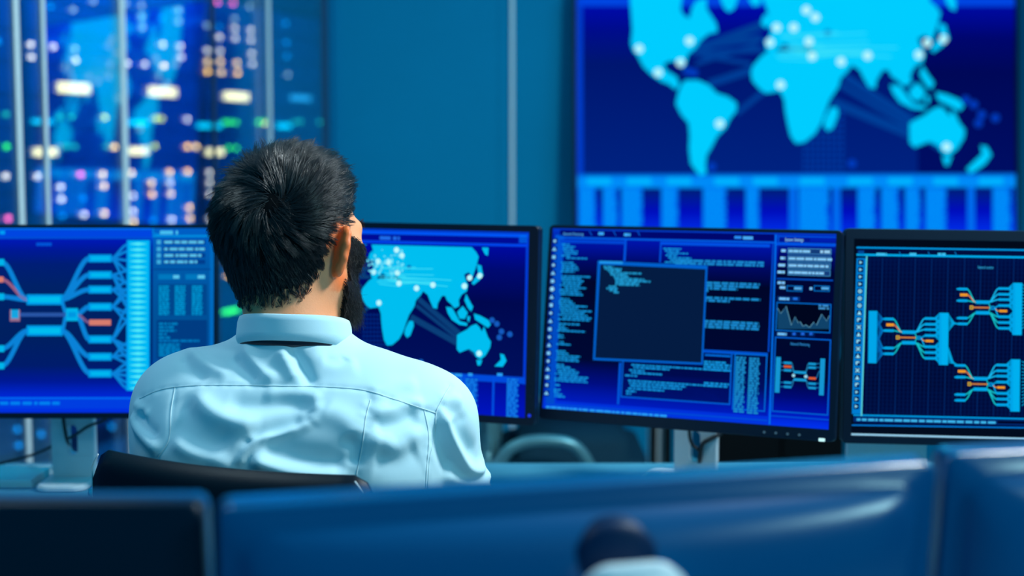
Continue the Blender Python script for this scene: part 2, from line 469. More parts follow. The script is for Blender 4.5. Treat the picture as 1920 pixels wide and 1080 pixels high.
# ------------------------------------------------------------------ world map outlines (picture units of the wall display)
def A(*p): return [(1050 + x / 2.511, y / 2.511) for x, y in p]
def B(*p): return [(1480 + x / 2.511, y / 2.511) for x, y in p]
LAND = [
    A((335, -120), (330, 10), (340, 140), (333, 205), (345, 240), (365, 262), (390, 312), (430, 352), (480, 385), (510, 395), (545, 422), (562, 402), (550, 362), (500, 332), (488, 300), (520, 288), (555, 290), (575, 322), (592, 300), (602, 258), (640, 225), (662, 190), (700, 160), (742, 150), (735, 110), (715, 80), (690, 40), (690, -10), (640, 5), (620, 40), (610, 85), (585, 75), (568, 45), (575, -10), (575, -120)),
    A((590, 378), (650, 378), (700, 400), (740, 440), (790, 455), (832, 485), (830, 522), (800, 560), (780, 602), (740, 642), (710, 700), (690, 732), (685, 780), (690, 815), (660, 828), (640, 805), (615, 770), (607, 700), (610, 640), (605, 580), (570, 540), (545, 490), (555, 440), (570, 400)),
    A((740, -90), (758, 5), (775, 42), (795, 57), (820, 42), (835, 0), (850, -90)), A((885, -8), (910, 30), (940, 22), (952, -5), (920, -20)),
    [(1408, 135), (1412, 123), (1428, 105), (1440, 96), (1500, 95), (1535, 97), (1592, 112), (1596, 124), (1590, 133), (1576, 147), (1572, 163), (1556, 187), (1550, 203), (1540, 231), (1528, 251), (1508, 267), (1492, 269), (1482, 255), (1476, 230), (1472, 207), (1470, 187), (1462, 171), (1436, 175), (1424, 167), (1410, 151)],
    [(1433, 76), (1437, 94), (1452, 97), (1462, 88), (1472, 82), (1484, 90), (1500, 92), (1514, 86), (1530, 97), (1540, 104), (1590, 114), (1592, 122)] + B((300, 310), (330, 330), (350, 370), (375, 412), (405, 417), (410, 380), (440, 330), (465, 330), (480, 360), (510, 380), (540, 407), (575, 390), (570, 350), (590, 315), (630, 290), (637, 250), (615, 210), (605, 182), (640, 165), (668, 200), (690, 140), (702, 100), (712, 60), (690, 30), (660, 5), (660, -90), (-60, -90), (-130, -20), (-100, 60)) + [(1445, 62), (1440, 72)],
    A((945, 112), (955, 80), (975, 60), (992, 112), (972, 132)),
    [(1558, 201), (1570, 202), (1572, 214), (1562, 240), (1552, 246), (1544, 236), (1546, 222)],
    B((700, 110), (735, 118), (742, 150), (752, 182), (720, 217), (680, 247), (663, 235), (690, 200), (712, 170)),
    B((725, -60), (785, 0), (782, 50), (762, 45), (738, 10)),
    B((625, 308), (652, 350), (682, 390), (667, 422), (640, 397), (613, 350)),
    B((473, 400), (520, 403), (562, 460), (582, 488), (640, 498), (640, 517), (580, 512), (520, 482), (488, 440)),
    B((560, 430), (602, 388), (642, 430), (622, 472), (580, 472)), B((640, 450), (662, 455), (655, 492), (640, 480)),
    B((688, 433), (740, 445), (802, 470), (822, 500), (802, 522), (760, 502), (700, 472)),
    B((565, 580), (600, 560), (640, 540), (670, 515), (710, 500), (735, 520), (755, 547), (770, 513), (785, 545), (802, 580), (827, 612), (822, 650), (790, 702), (752, 732), (715, 716), (700, 687), (660, 667), (620, 682), (590, 695), (566, 672)),
    B((720, 735), (765, 735), (748, 780), (732, 778)),
    B((900, 685), (930, 690), (952, 730), (922, 772), (880, 802), (850, 817), (833, 797), (870, 760), (908, 725)),
]
DOTS_DIM = B((890, 580), (970, 555), (905, 540), (868, 492), (830, 470), (295, 770)) + A((600, 335), (630, 342), (715, 785))
CITY = A((372, 230), (462, 342), (567, 295), (610, 193), (752, 583), (988, 200), (1020, 130), (1038, 400), (1100, 130)) + B((80, 48), (122, 82), (92, 196), (107, 265), (243, 290), (368, 262), (610, 258), (725, 185), (740, 692), (648, 202))
LINKS = [(A((640, 235))[0], A((960, 115))[0], 16), (A((650, 215))[0], A((950, 180))[0], 14), (A((620, 250))[0], A((960, 235))[0], 10), (A((700, 395))[0], A((930, 320))[0], 14), (A((830, 535))[0], A((960, 430))[0], 10), (A((640, 300))[0], A((930, 210))[0], 8), (A((660, 260))[0], A((900, 300))[0], 8),
         (B((205, 480))[0], B((575, 635))[0], 17), (B((260, 360))[0], B((590, 575))[0], 15), (B((240, 400))[0], B((570, 600))[0], 10), (B((660, 670))[0], B((710, 705))[0], 7)]

def draw_map(cv, f, land, bg_hi, link, dim, scale, clip, L):
    for p, q, w in LINKS:
        cv.line([f(*p), f(*q)], w * scale, link, L)
    for x, y in DOTS_DIM: cv.disc(*f(x, y), 8 * scale, dim, L + 1)
    for poly in LAND: cv.poly([f(*p) for p in poly], land, L + 2, clip)
    for (x, y), r in (((1484, 92), 5), ((1552, 62), 7)):           # inland seas
        cv.disc(*f(x, y), r * scale, bg_hi, L + 3)
    for i in range(14):                                            # bright haze of links over the old world
        r = random.Random(i)
        x0, y0 = 1445 + r.random() * 70, 62 + r.random() * 50
        x1, y1 = x0 + 40 + r.random() * 180, y0 + r.uniform(-8, 8)
        if y0 > 0: cv.line([f(x0, y0), f(x1, y1)], 2.2 * scale, (60, 225, 250), L + 4)
    for x, y in CITY: cv.disc(*f(x, y), 8.0 * scale, (190, 250, 255), L + 5)

# ------------------------------------------------------------------ the wall display
MWS = T(0.9792, 4.425, 1.4583) @ rotm(0.0148, -0.085, -0.0015)
WW, WH = 1.5318, 0.90
t = thing('wall_display', 'large wall screen showing a glowing cyan world map', 'display', T(0.98, WALL_Y, 1.02))
b = bmesh.new(); box(b, (-WW / 2, 0.004, -WH / 2), (WW / 2, 0.045, WH / 2), 0.006); obj('back_shell', b, M['plastic'], t, MWS)
b = bmesh.new(); w = 0.009
box(b, (-WW / 2, -0.006, -WH / 2), (-WW / 2 + w, 0.004, WH / 2), 0.002); box(b, (WW / 2 - w, -0.006, -WH / 2), (WW / 2, 0.004, WH / 2), 0.002)
box(b, (-WW / 2 + w, -0.006, -WH / 2), (WW / 2 - w, 0.004, -WH / 2 + w), 0.002); box(b, (-WW / 2 + w, -0.006, WH / 2 - w), (WW / 2 - w, 0.004, WH / 2), 0.002)
obj('bezel', b, M['plastic'], t, MWS)
b = bmesh.new(); box(b, (0.8, 4.46, 1.3), (1.16, WALL_Y - 0.002, 1.6), 0.01); obj('wall_bracket', b, M['desk_leg'], t, Matrix.Identity(4))
cv = Canvas(MWS, 0.0035, -WW / 2 + w, -WH / 2 + w, WW / 2 - w, WH / 2 - w)
cv.grad(cv.b, [(0, (0, 30, 200)), (0.07, (0, 12, 190)), (0.13, (0, 8, 165)), (0.25, (0, 18, 118)), (0.6, (0, 24, 118)), (0.82, (0, 30, 125)), (0.9, (0, 12, 190)), (1, (0, 50, 240))], 0)
cv.gradp(1090, 8, 1905, 326, [(0, (0, 10, 172)), (.15, (0, 12, 140)), (.35, (0, 22, 112)), (1, (0, 34, 128))], 1)
cv.gradp(1720, 8, 1905, 326, [(0, (0, 10, 165)), (.2, (0, 6, 110)), (.4, (0, 8, 88)), (1, (0, 14, 100))], 1.5)
cv.rect(1079, -60, 1093, 600, (0, 62, 205), 2); cv.rect(1905, -60, 1912, 600, (0, 60, 200), 2); cv.rect(1079, -6, 1912, 12, (0, 70, 225), 2)
for i in range(8):
    for k in range(11): cv.rect(1506 + 10 * i, 205 + 11 * k, 1512 + 10 * i, 211 + 11 * k, (0, 62, 165), 2)
draw_map(cv, lambda x, y: (x, y), (0, 205, 255), (0, 120, 200), (0, 62, 150), (0, 60, 190), 1.0, cv.b, 3)
cv.rect(1083, 328, 1910, 352, (0, 140, 248), 3)
cv.rect(1083, 326, 1910, 331, (0, 105, 225), 4)
for x in (1100, 1175, 1250, 1340, 1412, 1500, 1590, 1665, 1750, 1835): cv.rect(x, 333, x + 46, 347, (0, 178, 255), 4)
for x0, x1, tex in ((1085, 1118, 1), (1130, 1158, 1), (1165, 1205, 1), (1240, 1272, 1), (1318, 1362, 1), (1398, 1424, 1), (1480, 1494, 0), (1497, 1555, 1), (1562, 1576, 0), (1608, 1642, 1), (1652, 1686, 1), (1697, 1726, 1), (1735, 1775, 1), (1814, 1828, 0), (1861, 1896, 1), (1903, 1910, 0)):
    if tex:
        cv.rect(x0, 352, x1, 600, (0, 92, 235), 4)
        for k in range(44):
            rr = random.Random(k * 31 + x0)
            cv.rect(x0 + 1, 354 + 5.2 * k, x1 - rr.random() * 7, 357.8 + 5.2 * k, (0, 150, 252), 5)
    else: cv.rect(x0, 352, x1, 600, (0, 110, 240), 4)
cv.build('screen', t)
tag(bpy.data.objects['screen'], 'lit world map picture with a strip of data columns below')

# ------------------------------------------------------------------ monitors
def ring_bm(w, h, bl, br, bt, bb, y0, y1, r=0.008):
    """a frame with rounded outer corners around a rectangular opening"""
    b = bmesh.new()
    outer = rrect(-w / 2, -h / 2, w / 2, h / 2, r, 5); n = len(outer)
    x0, x1, z0, z1 = -w / 2 + bl, w / 2 - br, -h / 2 + bb, h / 2 - bt
    inner = []
    for i, (x, z) in enumerate(outer):
        q = i // 6
        inner.append([(x1, z1), (x0, z1), (x0, z0), (x1, z0)][q])
    def V(p, y): return b.verts.new((p[0], y, p[1]))
    of, ob = [V(p, y0 + 0.002) for p in outer], [V(p, y1) for p in outer]
    ch = [V((p[0] * (1 - 0.004), p[1] * (1 - 0.006)), y0) for p in outer]
    ci = [(x1, z1), (x0, z1), (x0, z0), (x1, z0)]
    inf = [V(p, y0) for p in ci]; inb = [V(p, y1) for p in ci]
    for i in range(n):
        j = (i + 1) % n
        b.faces.new((of[i], of[j], ob[j], ob[i])); b.faces.new((ch[i], ch[j], of[j], of[i]))
        qi, qj = i // 6, j // 6
        if qi == qj:
            b.faces.new((ch[i], ch[j], inf[qi]))
        else:
            b.faces.new((ch[i], ch[j], inf[qj], inf[qi]))
    for i in range(4):
        j = (i + 1) % 4
        b.faces.new((inf[i], inf[j], inb[j], inb[i]))
    return b

def shell_bm(w, h, y0, depth, bulge=0.03, r=0.008, lip=0.0):
    """the back housing: rim, a flat border, then a domed cover"""
    b = bmesh.new(); rings = []; yb = y0 + depth
    if lip: prof = [(0, y0), (0, yb - 0.002), (0.002, yb), (lip, yb + 0.001), (lip + 0.003, yb + bulge * 0.22), (lip + 0.008, yb + bulge * 0.42), (lip + 0.016, yb + bulge * 0.62), (lip + 0.028, yb + bulge * 0.79), (lip + 0.045, yb + bulge * 0.91), (lip + 0.07, yb + bulge * 0.98), (lip + 0.11, yb + bulge), (h / 2 - 0.012, yb + bulge)]
    else: prof = [(0, y0), (0, y0 + depth * 0.55), (0.0013, y0 + depth * 0.8), (0.0047, yb), (0.017, yb + bulge * 0.28), (0.037, yb + bulge * 0.60), (0.067, yb + bulge * 0.85), (0.107, yb + bulge * 0.97), (h / 2 - 0.02, yb + bulge)]
    for d, y in prof:
        ww, hh = w / 2 - d, h / 2 - d
        rr = max(min(r + d * 0.6, hh * 0.9), 0.004)
        pts = rrect(-ww, -hh, ww, hh, rr, 5)
        if lip:                                            # split the long sides so that they can curve
            q = []
            for k in range(len(pts)):
                a, c = pts[k], pts[(k + 1) % len(pts)]; q.append(a)
                if k % 6 == 5:
                    for m_ in range(1, 12): q.append((a[0] + (c[0] - a[0]) * m_ / 12, a[1] + (c[1] - a[1]) * m_ / 12))
            pts = q
        rings.append([b.verts.new((x, y - (0.45 * max(0, y - yb - 0.001) * (x / (w / 2)) ** 2 if lip else 0), z)) for x, z in pts])
    n = len(rings[0])
    for P, Q in zip(rings, rings[1:]):
        for k in range(n): b.faces.new((P[k], P[(k + 1) % n], Q[(k + 1) % n], Q[k]))
    b.faces.new(rings[0][::-1]); b.faces.new(rings[-1])
    return b

DESK_Z = 0.72
def monitor(label, Mp, w, h, bez, foot, draw=None, stand_w=0.075, slot=True, stand_x=0.0, bez_mat='plastic', group=None, foot_w=0.10):
    """Mp: panel centre; foot = (x, y) where the stand meets the desk"""
    yaw = math.atan2(Mp[1][0], Mp[0][0])
    Mr = T(foot[0], foot[1], DESK_Z) @ Matrix.Rotation(yaw, 4, 'Z')
    t = thing('monitor', label, 'monitor', Mr, group)
    bl, br, bt, bb = bez
    obj('bezel', ring_bm(w, h, bl, br, bt, bb, 0.0, 0.012), M[bez_mat], t, Mp)
    obj('back_shell', shell_bm(w, h, 0.0122, 0.02, 0.022), M['plastic'], t, Mp, True)
    # stand: a slab with a slot for the cable, a hinge block and a flat foot
    zc = (Mr.inverted() @ Mp.translation).z
    b = bmesh.new(); hw = stand_w / 2
    if slot:
        outer = rrect(-hw, 0.0, hw, zc + 0.04, 0.006, 3)
        zs0, zs1, sw = 0.050, 0.105, 0.0095
        for z0_, z1_ in ((0.0, zs0), (zs1, zc + 0.04)):
            box(b, (-hw, -0.011, z0_), (hw, 0.011, z1_), 0.002)
        # rounded slot edge
        for sg in (-1, 1):
            pr = [(sg * hw, zs0), (sg * hw, zs1)]
            arc1 = [(sg * sw * math.sin(math.radians(a)), zs1 - sw + sw * math.cos(math.radians(a))) for a in range(0, 91, 15)]
            arc2 = [(sg * sw * math.cos(math.radians(a)), zs0 + sw - sw * math.sin(math.radians(a))) for a in range(0, 91, 15)]
            prism(b, pr + arc1 + arc2 if sg > 0 else (pr + arc1 + arc2)[::-1], -0.011, 0.011)
    else:
        box(b, (-hw, -0.011, 0), (hw, 0.011, zc + 0.04), 0.004)
    col = obj('stand_column', b, M['silver'], t, Mr)
    b = bmesh.new(); prism(b, rrect(-foot_w, -0.09, foot_w, 0.07, 0.025, 6), 0.0, 0.012, 0.003, axis='z'); obj('stand_foot', b, M['silver'], t, Mr)
    hp = Mr.inverted() @ Mp @ Vector((0, 0.05, 0))
    b = bmesh.new(); box(b, (-0.03, min(hp.y, -0.012) - 0.004, zc - 0.035), (0.03, max(hp.y, -0.010), zc + 0.035), 0.006); obj('hinge', b, M['plastic'], t, Mr)
    if draw:
        cv = Canvas(Mp, 0.0035, -w / 2 + bl - 0.001, -h / 2 + bb - 0.001, w / 2 - br + 0.001, h / 2 - bt + 0.001)
        draw(cv)
        cv.build('screen', t)
    return t, Mr
# ------------------------------------------------------------------ what each screen shows
def draw_tree(cv):
    """left monitor: branching flow diagram"""
    X = lambda x: x / 2.7
    Y = lambda y: 400 + y / 2.7
    P = lambda x, y: (X(x), Y(y))
    cv.grad(cv.b, [(0, (0, 60, 190)), (0.06, (0, 80, 215)), (0.1, (0, 25, 175)), (0.2, (0, 25, 150)), (0.35, (0, 30, 110)), (0.7, (0, 26, 105)), (0.86, (0, 30, 170)), (0.93, (0, 40, 225)), (1, (0, 50, 225))], 0)
    cv.gradp(-160, 448, 284, 745, [(0, (0, 25, 185)), (.07, (0, 25, 150)), (.16, (0, 30, 118)), (.3, (0, 34, 104)), (.6, (0, 32, 96)), (.8, (0, 28, 108)), (.9, (0, 25, 150)), (1, (0, 40, 215))], 1)
    cv.rect(-160, 432, 284, 444, (0, 70, 225), 1); cv.rect(-160, 426, 284, 431, (0, 110, 245), 1)
    cv.rect(-160, 746, 262, 766, (0, 62, 225), 2); cv.rect(-160, 745, 265, 748, (0, 110, 245), 3)
    cv.dashes(0, 756, 112, 6, (0, 130, 240), 3, 5)
    cv.rect(68, 455, 97, 461, (0, 85, 215), 2); cv.dashes(0, 436, 12, 7, (0, 160, 245), 2, 1)
    c1, c2, org = (10, 130, 215), (0, 180, 235), (215, 125, 110)
    for q in ((437, 228), (437, 312), (437, 386)): cv.curve(P(305, 437), P(452, q[1]), 9, c1, 2)
    for q, c in ((248, c1), (422, c1), (335, (150, 95, 130))): cv.curve(P(10, q), P(140, 437), 9 if c == c1 else 6, c, 2)
    for q in (685, 772): cv.curve(P(10, q), P(140, 594), 9, c1, 2)
    for q in (726, 811): cv.curve(P(310, 594), P(458, q), 9, c1, 2)
    cv.line([P(312, 437), P(334, 512), P(318, 594)], 7, c1, 2)
    for q in (473, 638): cv.curve(P(385, 512), P(452, q), 9, c1, 2)
    cv.curve(P(395, 515), P(452, 552), 5, (120, 90, 140), 2)
    cv.rect(X(95), Y(503), X(335), Y(523), (40, 85, 165), 2)
    cv.rect(X(50), Y(487), X(102), Y(547), (150, 110, 140), 3); cv.rect(X(57), Y(487), X(95), Y(532), (20, 165, 225), 4)
    for q in (248, 422, 685, 772): cv.rect(-12, Y(q - 17), X(22), Y(q + 17), c2, 3)
    cv.rect(-12, Y(320), X(18), Y(350), org, 3)
    for x0, x1, q in ((135, 318, 437), (135, 318, 594)):
        cv.rect(X(x0), Y(q - 27), X(x1), Y(q + 27), (0, 150, 230), 3); cv.rect(X(x0 + 12), Y(q - 15), X(x1 - 12), Y(q + 15), (0, 190, 240), 4)
    cv.rect(X(335), Y(480), X(395), Y(545), c2, 3); cv.rect(X(345), Y(500), X(385), Y(526), (0, 150, 225), 4)
    mids = [150, 180, 215, 270, 320, 380, 440, 500, 560, 620, 680, 740, 790, 840, 885]
    for q, fan in ((228, (-70, -35, 10, 60, 130)), (312, (-20, 40, 110, 160)), (386, (-40, 0, 60)), (473, (-90, -60, 30, 70)), (638, (-160, -90, 30, 60, 90)), (726, (-70, -10, 30)), (811, (-50, -20, 10, 45, 75))):
        for d in fan: cv.curve(P(560, q), P(648, q + d), 5, c1, 2)
    for q in (228, 312, 386, 473, 638, 726, 811):
        cv.rect(X(448), Y(q - 20), X(566), Y(q + 20), (0, 150, 230), 3); cv.rect(X(460), Y(q - 10), X(556), Y(q + 10), (0, 185, 240), 4)
    cv.rect(X(452), Y(538), X(562), Y(567), org, 3)
    cv.rect(X(640), Y(135), X(760), Y(898), (0, 150, 235), 4)
    cv.rect(X(650), Y(138), X(752), Y(896), (0, 185, 245), 5)
    for i in range(26):
        y = 155 + i * 29.2
        cv.poly([P(655, y), P(700, y - 8), P(745, y), P(700, y + 8)], (80, 235, 250), 6)
    # side panel
    cv.gradp(286, 424, 402, 776, [(0, (0, 95, 200)), (.2, (0, 90, 170)), (.5, (0, 80, 150)), (1, (0, 60, 150))], 2)
    cv.rect(286, 441, 402, 444, (0, 150, 230), 3)
    cv.line([(287, 426), (287, 438), (300, 440)], 2, (0, 150, 235), 3)
    cv.dashes(300, 436, 34, 7, (70, 190, 240), 3, 2)
    for k, (y, n) in enumerate(((454, 75), (467, 76), (479, 70), (491, 62))):
        cv.rect(294, y - 4, 302, y + 4, (60, 170, 220), 4); cv.rect(306, y - 4, 385, y + 4, (0, 60, 140), 4)
        cv.dashes(308, y, n, 5, (90, 195, 235), 5, k)
    cv.rect(288, 504, 396, 506, (0, 60, 140), 4)
    cv.rect(297, 514, 338, 524, (0, 120, 190), 4); cv.rect(348, 514, 385, 524, (0, 120, 190), 4); cv.rect(325, 516, 336, 522, (90, 200, 240), 5); cv.rect(371, 516, 384, 522, (90, 200, 240), 5)
    for x in (298, 328, 360):
        cv.block(x, 537, 14, 4, [20, 19, 20, 18], 2.8, (0, 155, 215), 4, x)
    cv.rect(296, 533, 388, 591, (0, 70, 140), 3)
    cv.rect(294, 600, 388, 672, (0, 60, 130), 3)
    cv.block(298, 607, 5, 6.5, [35, 28, 33, 15, 22], 4, (0, 130, 195), 4, 9)
    cv.dashes(298, 639, 76, 4, (0, 120, 190), 4, 4)
    cv.block(298, 646, 5, 5, [40, 38, 40], 3.6, (0, 135, 200), 4, 3)
    cv.rect(393, 440, 402, 776, (0, 105, 190), 4)

def draw_world(cv):
    """monitor behind the head: world map window"""
    cv.grad(cv.b, [(0, (0, 60, 200)), (.05, (0, 40, 190)), (.12, (0, 20, 170)), (.22, (0, 10, 120)), (.5, (0, 8, 90)), (.75, (0, 12, 95)), (.85, (0, 25, 170)), (1, (0, 50, 225))], 0)
    src = [(1500, 267), (1705, 231), (1770, 75), (1408, 140), (1834, 300), (1600, 290)]
    dst = [(731, 640), (858, 640), (900, 516), (678, 551), (935, 675), (790, 672)]
    Q = np.c_[np.array(src, float), np.ones(len(src))]
    X = np.linalg.lstsq(Q, np.array(dst, float), rcond=None)[0]
    f = lambda x, y: tuple(np.array([x, y, 1.0]) @ X)
    cv.gradp(540, 452, 983, 693, [(0, (0, 10, 165)), (.2, (0, 10, 115)), (.45, (0, 8, 80)), (1, (0, 16, 92))], 1)
    for i in range(8):
        for k in range(12): cv.rect(680 + 6.5 * i, 588 + 8 * k, 684 + 6.5 * i, 592.5 + 8 * k, (0, 42, 130), 2)
    a = cv.m(520, 454); c = cv.m(985, 690)
    draw_map(cv, f, (0, 190, 240), (0, 110, 190), (10, 62, 120), (20, 90, 190), 0.62, (a[0], c[1], c[0], a[1]), 3)
    for i in range(60):                                            # bright cluster of European points
        r = random.Random(i * 7)
        x, y = 700 + r.gauss(22, 20), 487 + r.gauss(8, 12)
        if 690 < x < 775 and 465 < y < 530: cv.disc(x, y, r.uniform(1, 3), (110, 225, 250), 8)
    cv.rect(520, 434, 995, 440, (0, 85, 245), 4); cv.rect(520, 440, 972, 452, (0, 12, 150), 4); cv.rect(520, 452, 990, 457, (0, 70, 235), 4)
    cv.dashes(712, 446, 38, 6, (30, 110, 235), 5, 2)
    for k in range(5): cv.rect(974, 441 + 3 * k, 988, 442.6 + 3 * k, (0, 110, 235), 5)
    cv.rect(983, 437, 992, 790, (0, 60, 215), 4)
    cv.rect(520, 694, 985, 706, (0, 75, 220), 5)
    for x, n in ((838, 30), (878, 8), (932, 10)): cv.dashes(x, 702, n, 5, (40, 160, 250), 6, x)
    cv.gradp(520, 707, 985, 779, [(0, (0, 14, 150)), (1, (0, 22, 200))], 5)
    for x0, n in ((560, 26), (600, 26), (640, 30), (700, 30), (760, 30), (805, 26), (848, 20), (872, 24), (950, 22)):
        cv.rect(x0, 709, x0 + n, 775, (0, 52, 190), 6)
        cv.block(x0 + 1, 711, 15, 4.4, [n - 2, n - 4, n - 1, n - 5], 3.2, (20, 130, 235), 7, x0)
    for x in (740, 868, 923): cv.rect(x, 707, x + 4, 779, (0, 80, 225), 7)
    cv.rect(520, 780, 990, 784, (0, 105, 250), 5)

def draw_code(cv):
    """middle monitor: code windows and a settings column"""
    cv.ref = lambda a, b_: a
    li, tx, dk = (0, 95, 225), (20, 150, 225), (0, 10, 45)
    cv.grad(cv.b, [(0, (0, 62, 205)), (.04, (0, 35, 180)), (.12, (0, 22, 165)), (.2, (0, 12, 110)), (.3, (0, 8, 55)), (.75, (0, 10, 60)), (.86, (0, 20, 150)), (.93, (0, 45, 215)), (1, (0, 55, 225))], 0)
    cv.gradp(1052, 447, 1447, 752, [(0, (0, 20, 175)), (.14, (0, 10, 100)), (.26, (0, 6, 42)), (.74, (0, 8, 52)), (.88, (0, 14, 130)), (1, (0, 28, 190))], 1)
    # toolbar with little icons
    cv.gradp(1032, 440, 1049, 756, [(0, (0, 85, 215)), (.5, (0, 75, 190)), (1, (0, 75, 205))], 2)
    for i in range(20):
        y = 452 + i * 15.0; big = i in (4, 5, 6); x = 1041 - (y - 440) * 0.055
        cv.rect(x - 5.5, y - 5.5, x + 5.5, y + 5.5, (0, 45, 140), 3)
        if i % 3 == 0: cv.disc(x, y, 4.4 if big else 2.8, (150, 220, 250), 4, 8)
        elif i % 3 == 1: cv.poly([(x - 4, y + 3), (x + 4, y + 3), (x, y - 4)], (130, 210, 250), 4)
        else: cv.rect(x - 3, y - 3, x + 3, y + 3, (130, 210, 250), 4)
    # title bar
    cv.rect(1050, 431, 1452, 443, (0, 8, 110), 2); cv.rect(1046, 444, 1455, 447, li, 3)
    cv.text(1056, 441, 8, 'Network Monitoring', (90, 185, 250), 4, 41); cv.dashes(1122, 438, 11, 5.5, (60, 170, 250), 4, 2, 0.08); cv.dashes(1170, 440, 13, 5.5, (60, 170, 250), 4, 3, 0.08)
    for x in (1105, 1150, 1195): cv.line([(x, 433), (x + 5, 442)], 1.4, li, 4)
    cv.dashes(1377, 445, 13, 5, (40, 140, 245), 4, 5, 0.08); cv.rect(1393, 443, 1412, 449, (70, 170, 245), 4)
    # far left code column
    rows = [16, 26, 22, 30, 28, 20, 46, 0, 26, 30, 34, 36, 30, 0, 62, 44, 46, 40, 44, 46, 42, 46, 48, 0, 20, 30, 34, 60, 40, 66, 50, 62, 60, 68, 0, 46, 12, 20, 60, 0, 12, 14, 0, 10, 30, 0, 0, 20, 24, 50, 46, 50, 0, 16, 30, 40, 44, 48, 60, 66, 70, 0, 10, 0, 14, 10, 18, 22]
    ind = [0, 2, 2, 4, 6, 0, 10, 0, 0, 2, 2, 2, 0]
    x, z = cv.m(1054, 458)
    for i, n in enumerate(rows):
        if n: cv.block(1054 - i * 0.24, 458 + i * 4.25, 1, 4, n * 0.95, 2.9, tx, 3, i, [ind[i % 13]])
    cv.rect(1050, 449, 1173, 455, (0, 70, 210), 3); cv.rect(1170, 449, 1174, 490, (0, 85, 225), 3)
    # second code window, right
    cv.rect(1238, 453, 1444, 459, (0, 80, 225), 3); cv.rect(1237, 453, 1240, 492, (0, 80, 220), 3)
    cv.block(1244, 466, 7, 4.2, [34, 28, 40, 22, 44, 60, 50], 2.8, tx, 3, 44, [0, 3, 8, 5, 10, 14, 4])
    for y, rr in ((488, [165, 164]), (530, [100, 98, 60]), (545, [6]), (558, [102, 46]), (602, [100, 101, 100])):
        x0 = 1266 if y == 488 else 1324 - (y - 480) * .03
        for k, n in enumerate(rr): cv.block(x0, y + 5.2 * k, 1, 5, n, 4.2, (25, 135, 205), 3, y + k)
    cv.rect(1444, 453, 1447, 660, (0, 70, 200), 3)
    # dark window in front
    cv.poly([(1121, 489), (1327, 498), (1318, 684), (1112, 675)], (0, 96, 205), 5)
    cv.poly([(1126, 496), (1323, 505), (1315, 680), (1116, 671)], (4, 28, 66), 6)
    cv.rect(1124, 489, 1168, 494, (30, 150, 235), 6)
    for i, (o, n) in enumerate(((2, 20), (4, 34), (10, 28), (14, 62), (16, 32), (22, 30), (24, 58), (26, 68), (26, 46), (26, 48), (14, 16), (10, 22), (16, 14), (24, 10))):
        cv.block(1130 + o - i * .25, 500 + i * 3.7, 1, 4, n, 3.4, (30, 150, 205), 7, i + 80)
    # lower windows
    cv.line([(1163, 680), (1159, 758)], 4, (0, 90, 220), 4)
    cv.frame(1166, 650, 1372, 745, 2.4, (0, 95, 215), 4); cv.rect(1168, 652, 1370, 743, (0, 12, 90), 3)
    cv.gradp(1168, 652, 1370, 743, [(0, (0, 8, 50)), (.5, (0, 10, 75)), (1, (0, 30, 165))], 3)
    for i, (o, n) in enumerate(((14, 190), (18, 70), (10, 30), (14, 60), (2, 24), (0, 0), (8, 190), (10, 110), (12, 100), (8, 70), (4, 20), (4, 10))):
        if n: cv.block(1170 + o, 684 + i * 4.9, 1, 5, n * .98, 3.0, tx, 5, i + 120)
    cv.rect(1318, 655, 1440, 661, (0, 80, 205), 4); cv.rect(1322, 664, 1370, 667, (0, 110, 225), 5)
    cv.block(1320, 678, 4, 4.6, [42, 50, 48, 44], 3.4, tx, 5, 9); cv.block(1320, 718, 2, 4.6, [46, 20], 3.4, tx, 5, 19)
    cv.frame(1375, 662, 1437, 768, 2.2, (0, 105, 215), 5); cv.gradp(1377, 664, 1435, 766, [(0, (0, 10, 65)), (.6, (0, 14, 95)), (1, (0, 30, 175))], 4)
    cv.block(1380, 670, 23, 4.4, [18, 17, 19, 16], 3.4, (25, 140, 205), 6, 3); cv.block(1405, 672, 23, 4.4, [19, 18, 20, 17], 3.4, (25, 140, 205), 6, 4)
    cv.rect(1024, 756, 1440, 759, (0, 75, 215), 3); cv.rect(1022, 767, 1440, 770, (0, 75, 215), 3); cv.dashes(1024, 763, 236, 4.2, (40, 160, 250), 6, 7)
    cv.line([(1010, 774), (1562, 808)], 2.6, (60, 140, 255), 6)
    # settings column
    cv.gradp(1453, 440, 1562, 790, [(0, (0, 35, 190)), (.1, (0, 12, 110)), (.2, (0, 6, 50)), (.7, (0, 8, 60)), (.85, (0, 18, 150)), (1, (0, 30, 205))], 2)
    cv.line([(1455, 440), (1443, 796)], 3, (0, 110, 235), 4); cv.rect(1456, 455, 1572, 460, (0, 80, 225), 4)
    cv.line([(1575, 446), (1562, 795)], 4, (0, 55, 190), 4)
    cv.frame(1459, 442, 1570, 456, 1.6, (0, 90, 225), 4); cv.rect(1461, 446, 1519, 452, (0, 20, 140), 4.5); cv.text(1489, 452.5, 9, 'System Settings', (150, 215, 250), 5, 33, True)
    for k, (nm, n, y) in enumerate(((8, 38, 470), (9, 76, 484), (12, 70, 497), (13, 62, 510))):
        cv.dashes(1473 - nm - k * .7, y, nm, 5, (130, 200, 248), 5, k, 0.08)
        cv.rect(1477, y - 5, 1559 - k * .6, y + 6, (20, 60, 120), 4); cv.frame(1477, y - 5, 1559 - k * .6, y + 6, 1.2, (60, 140, 200), 5)
        cv.dashes(1479, y + .6, n, 4.6, (130, 200, 245), 6, k + 4, 0.12)
    cv.dashes(1538, 472, 18, 5, (150, 205, 240), 6, 31)
    cv.rect(1457, 521, 1562, 524, (0, 70, 180), 4)
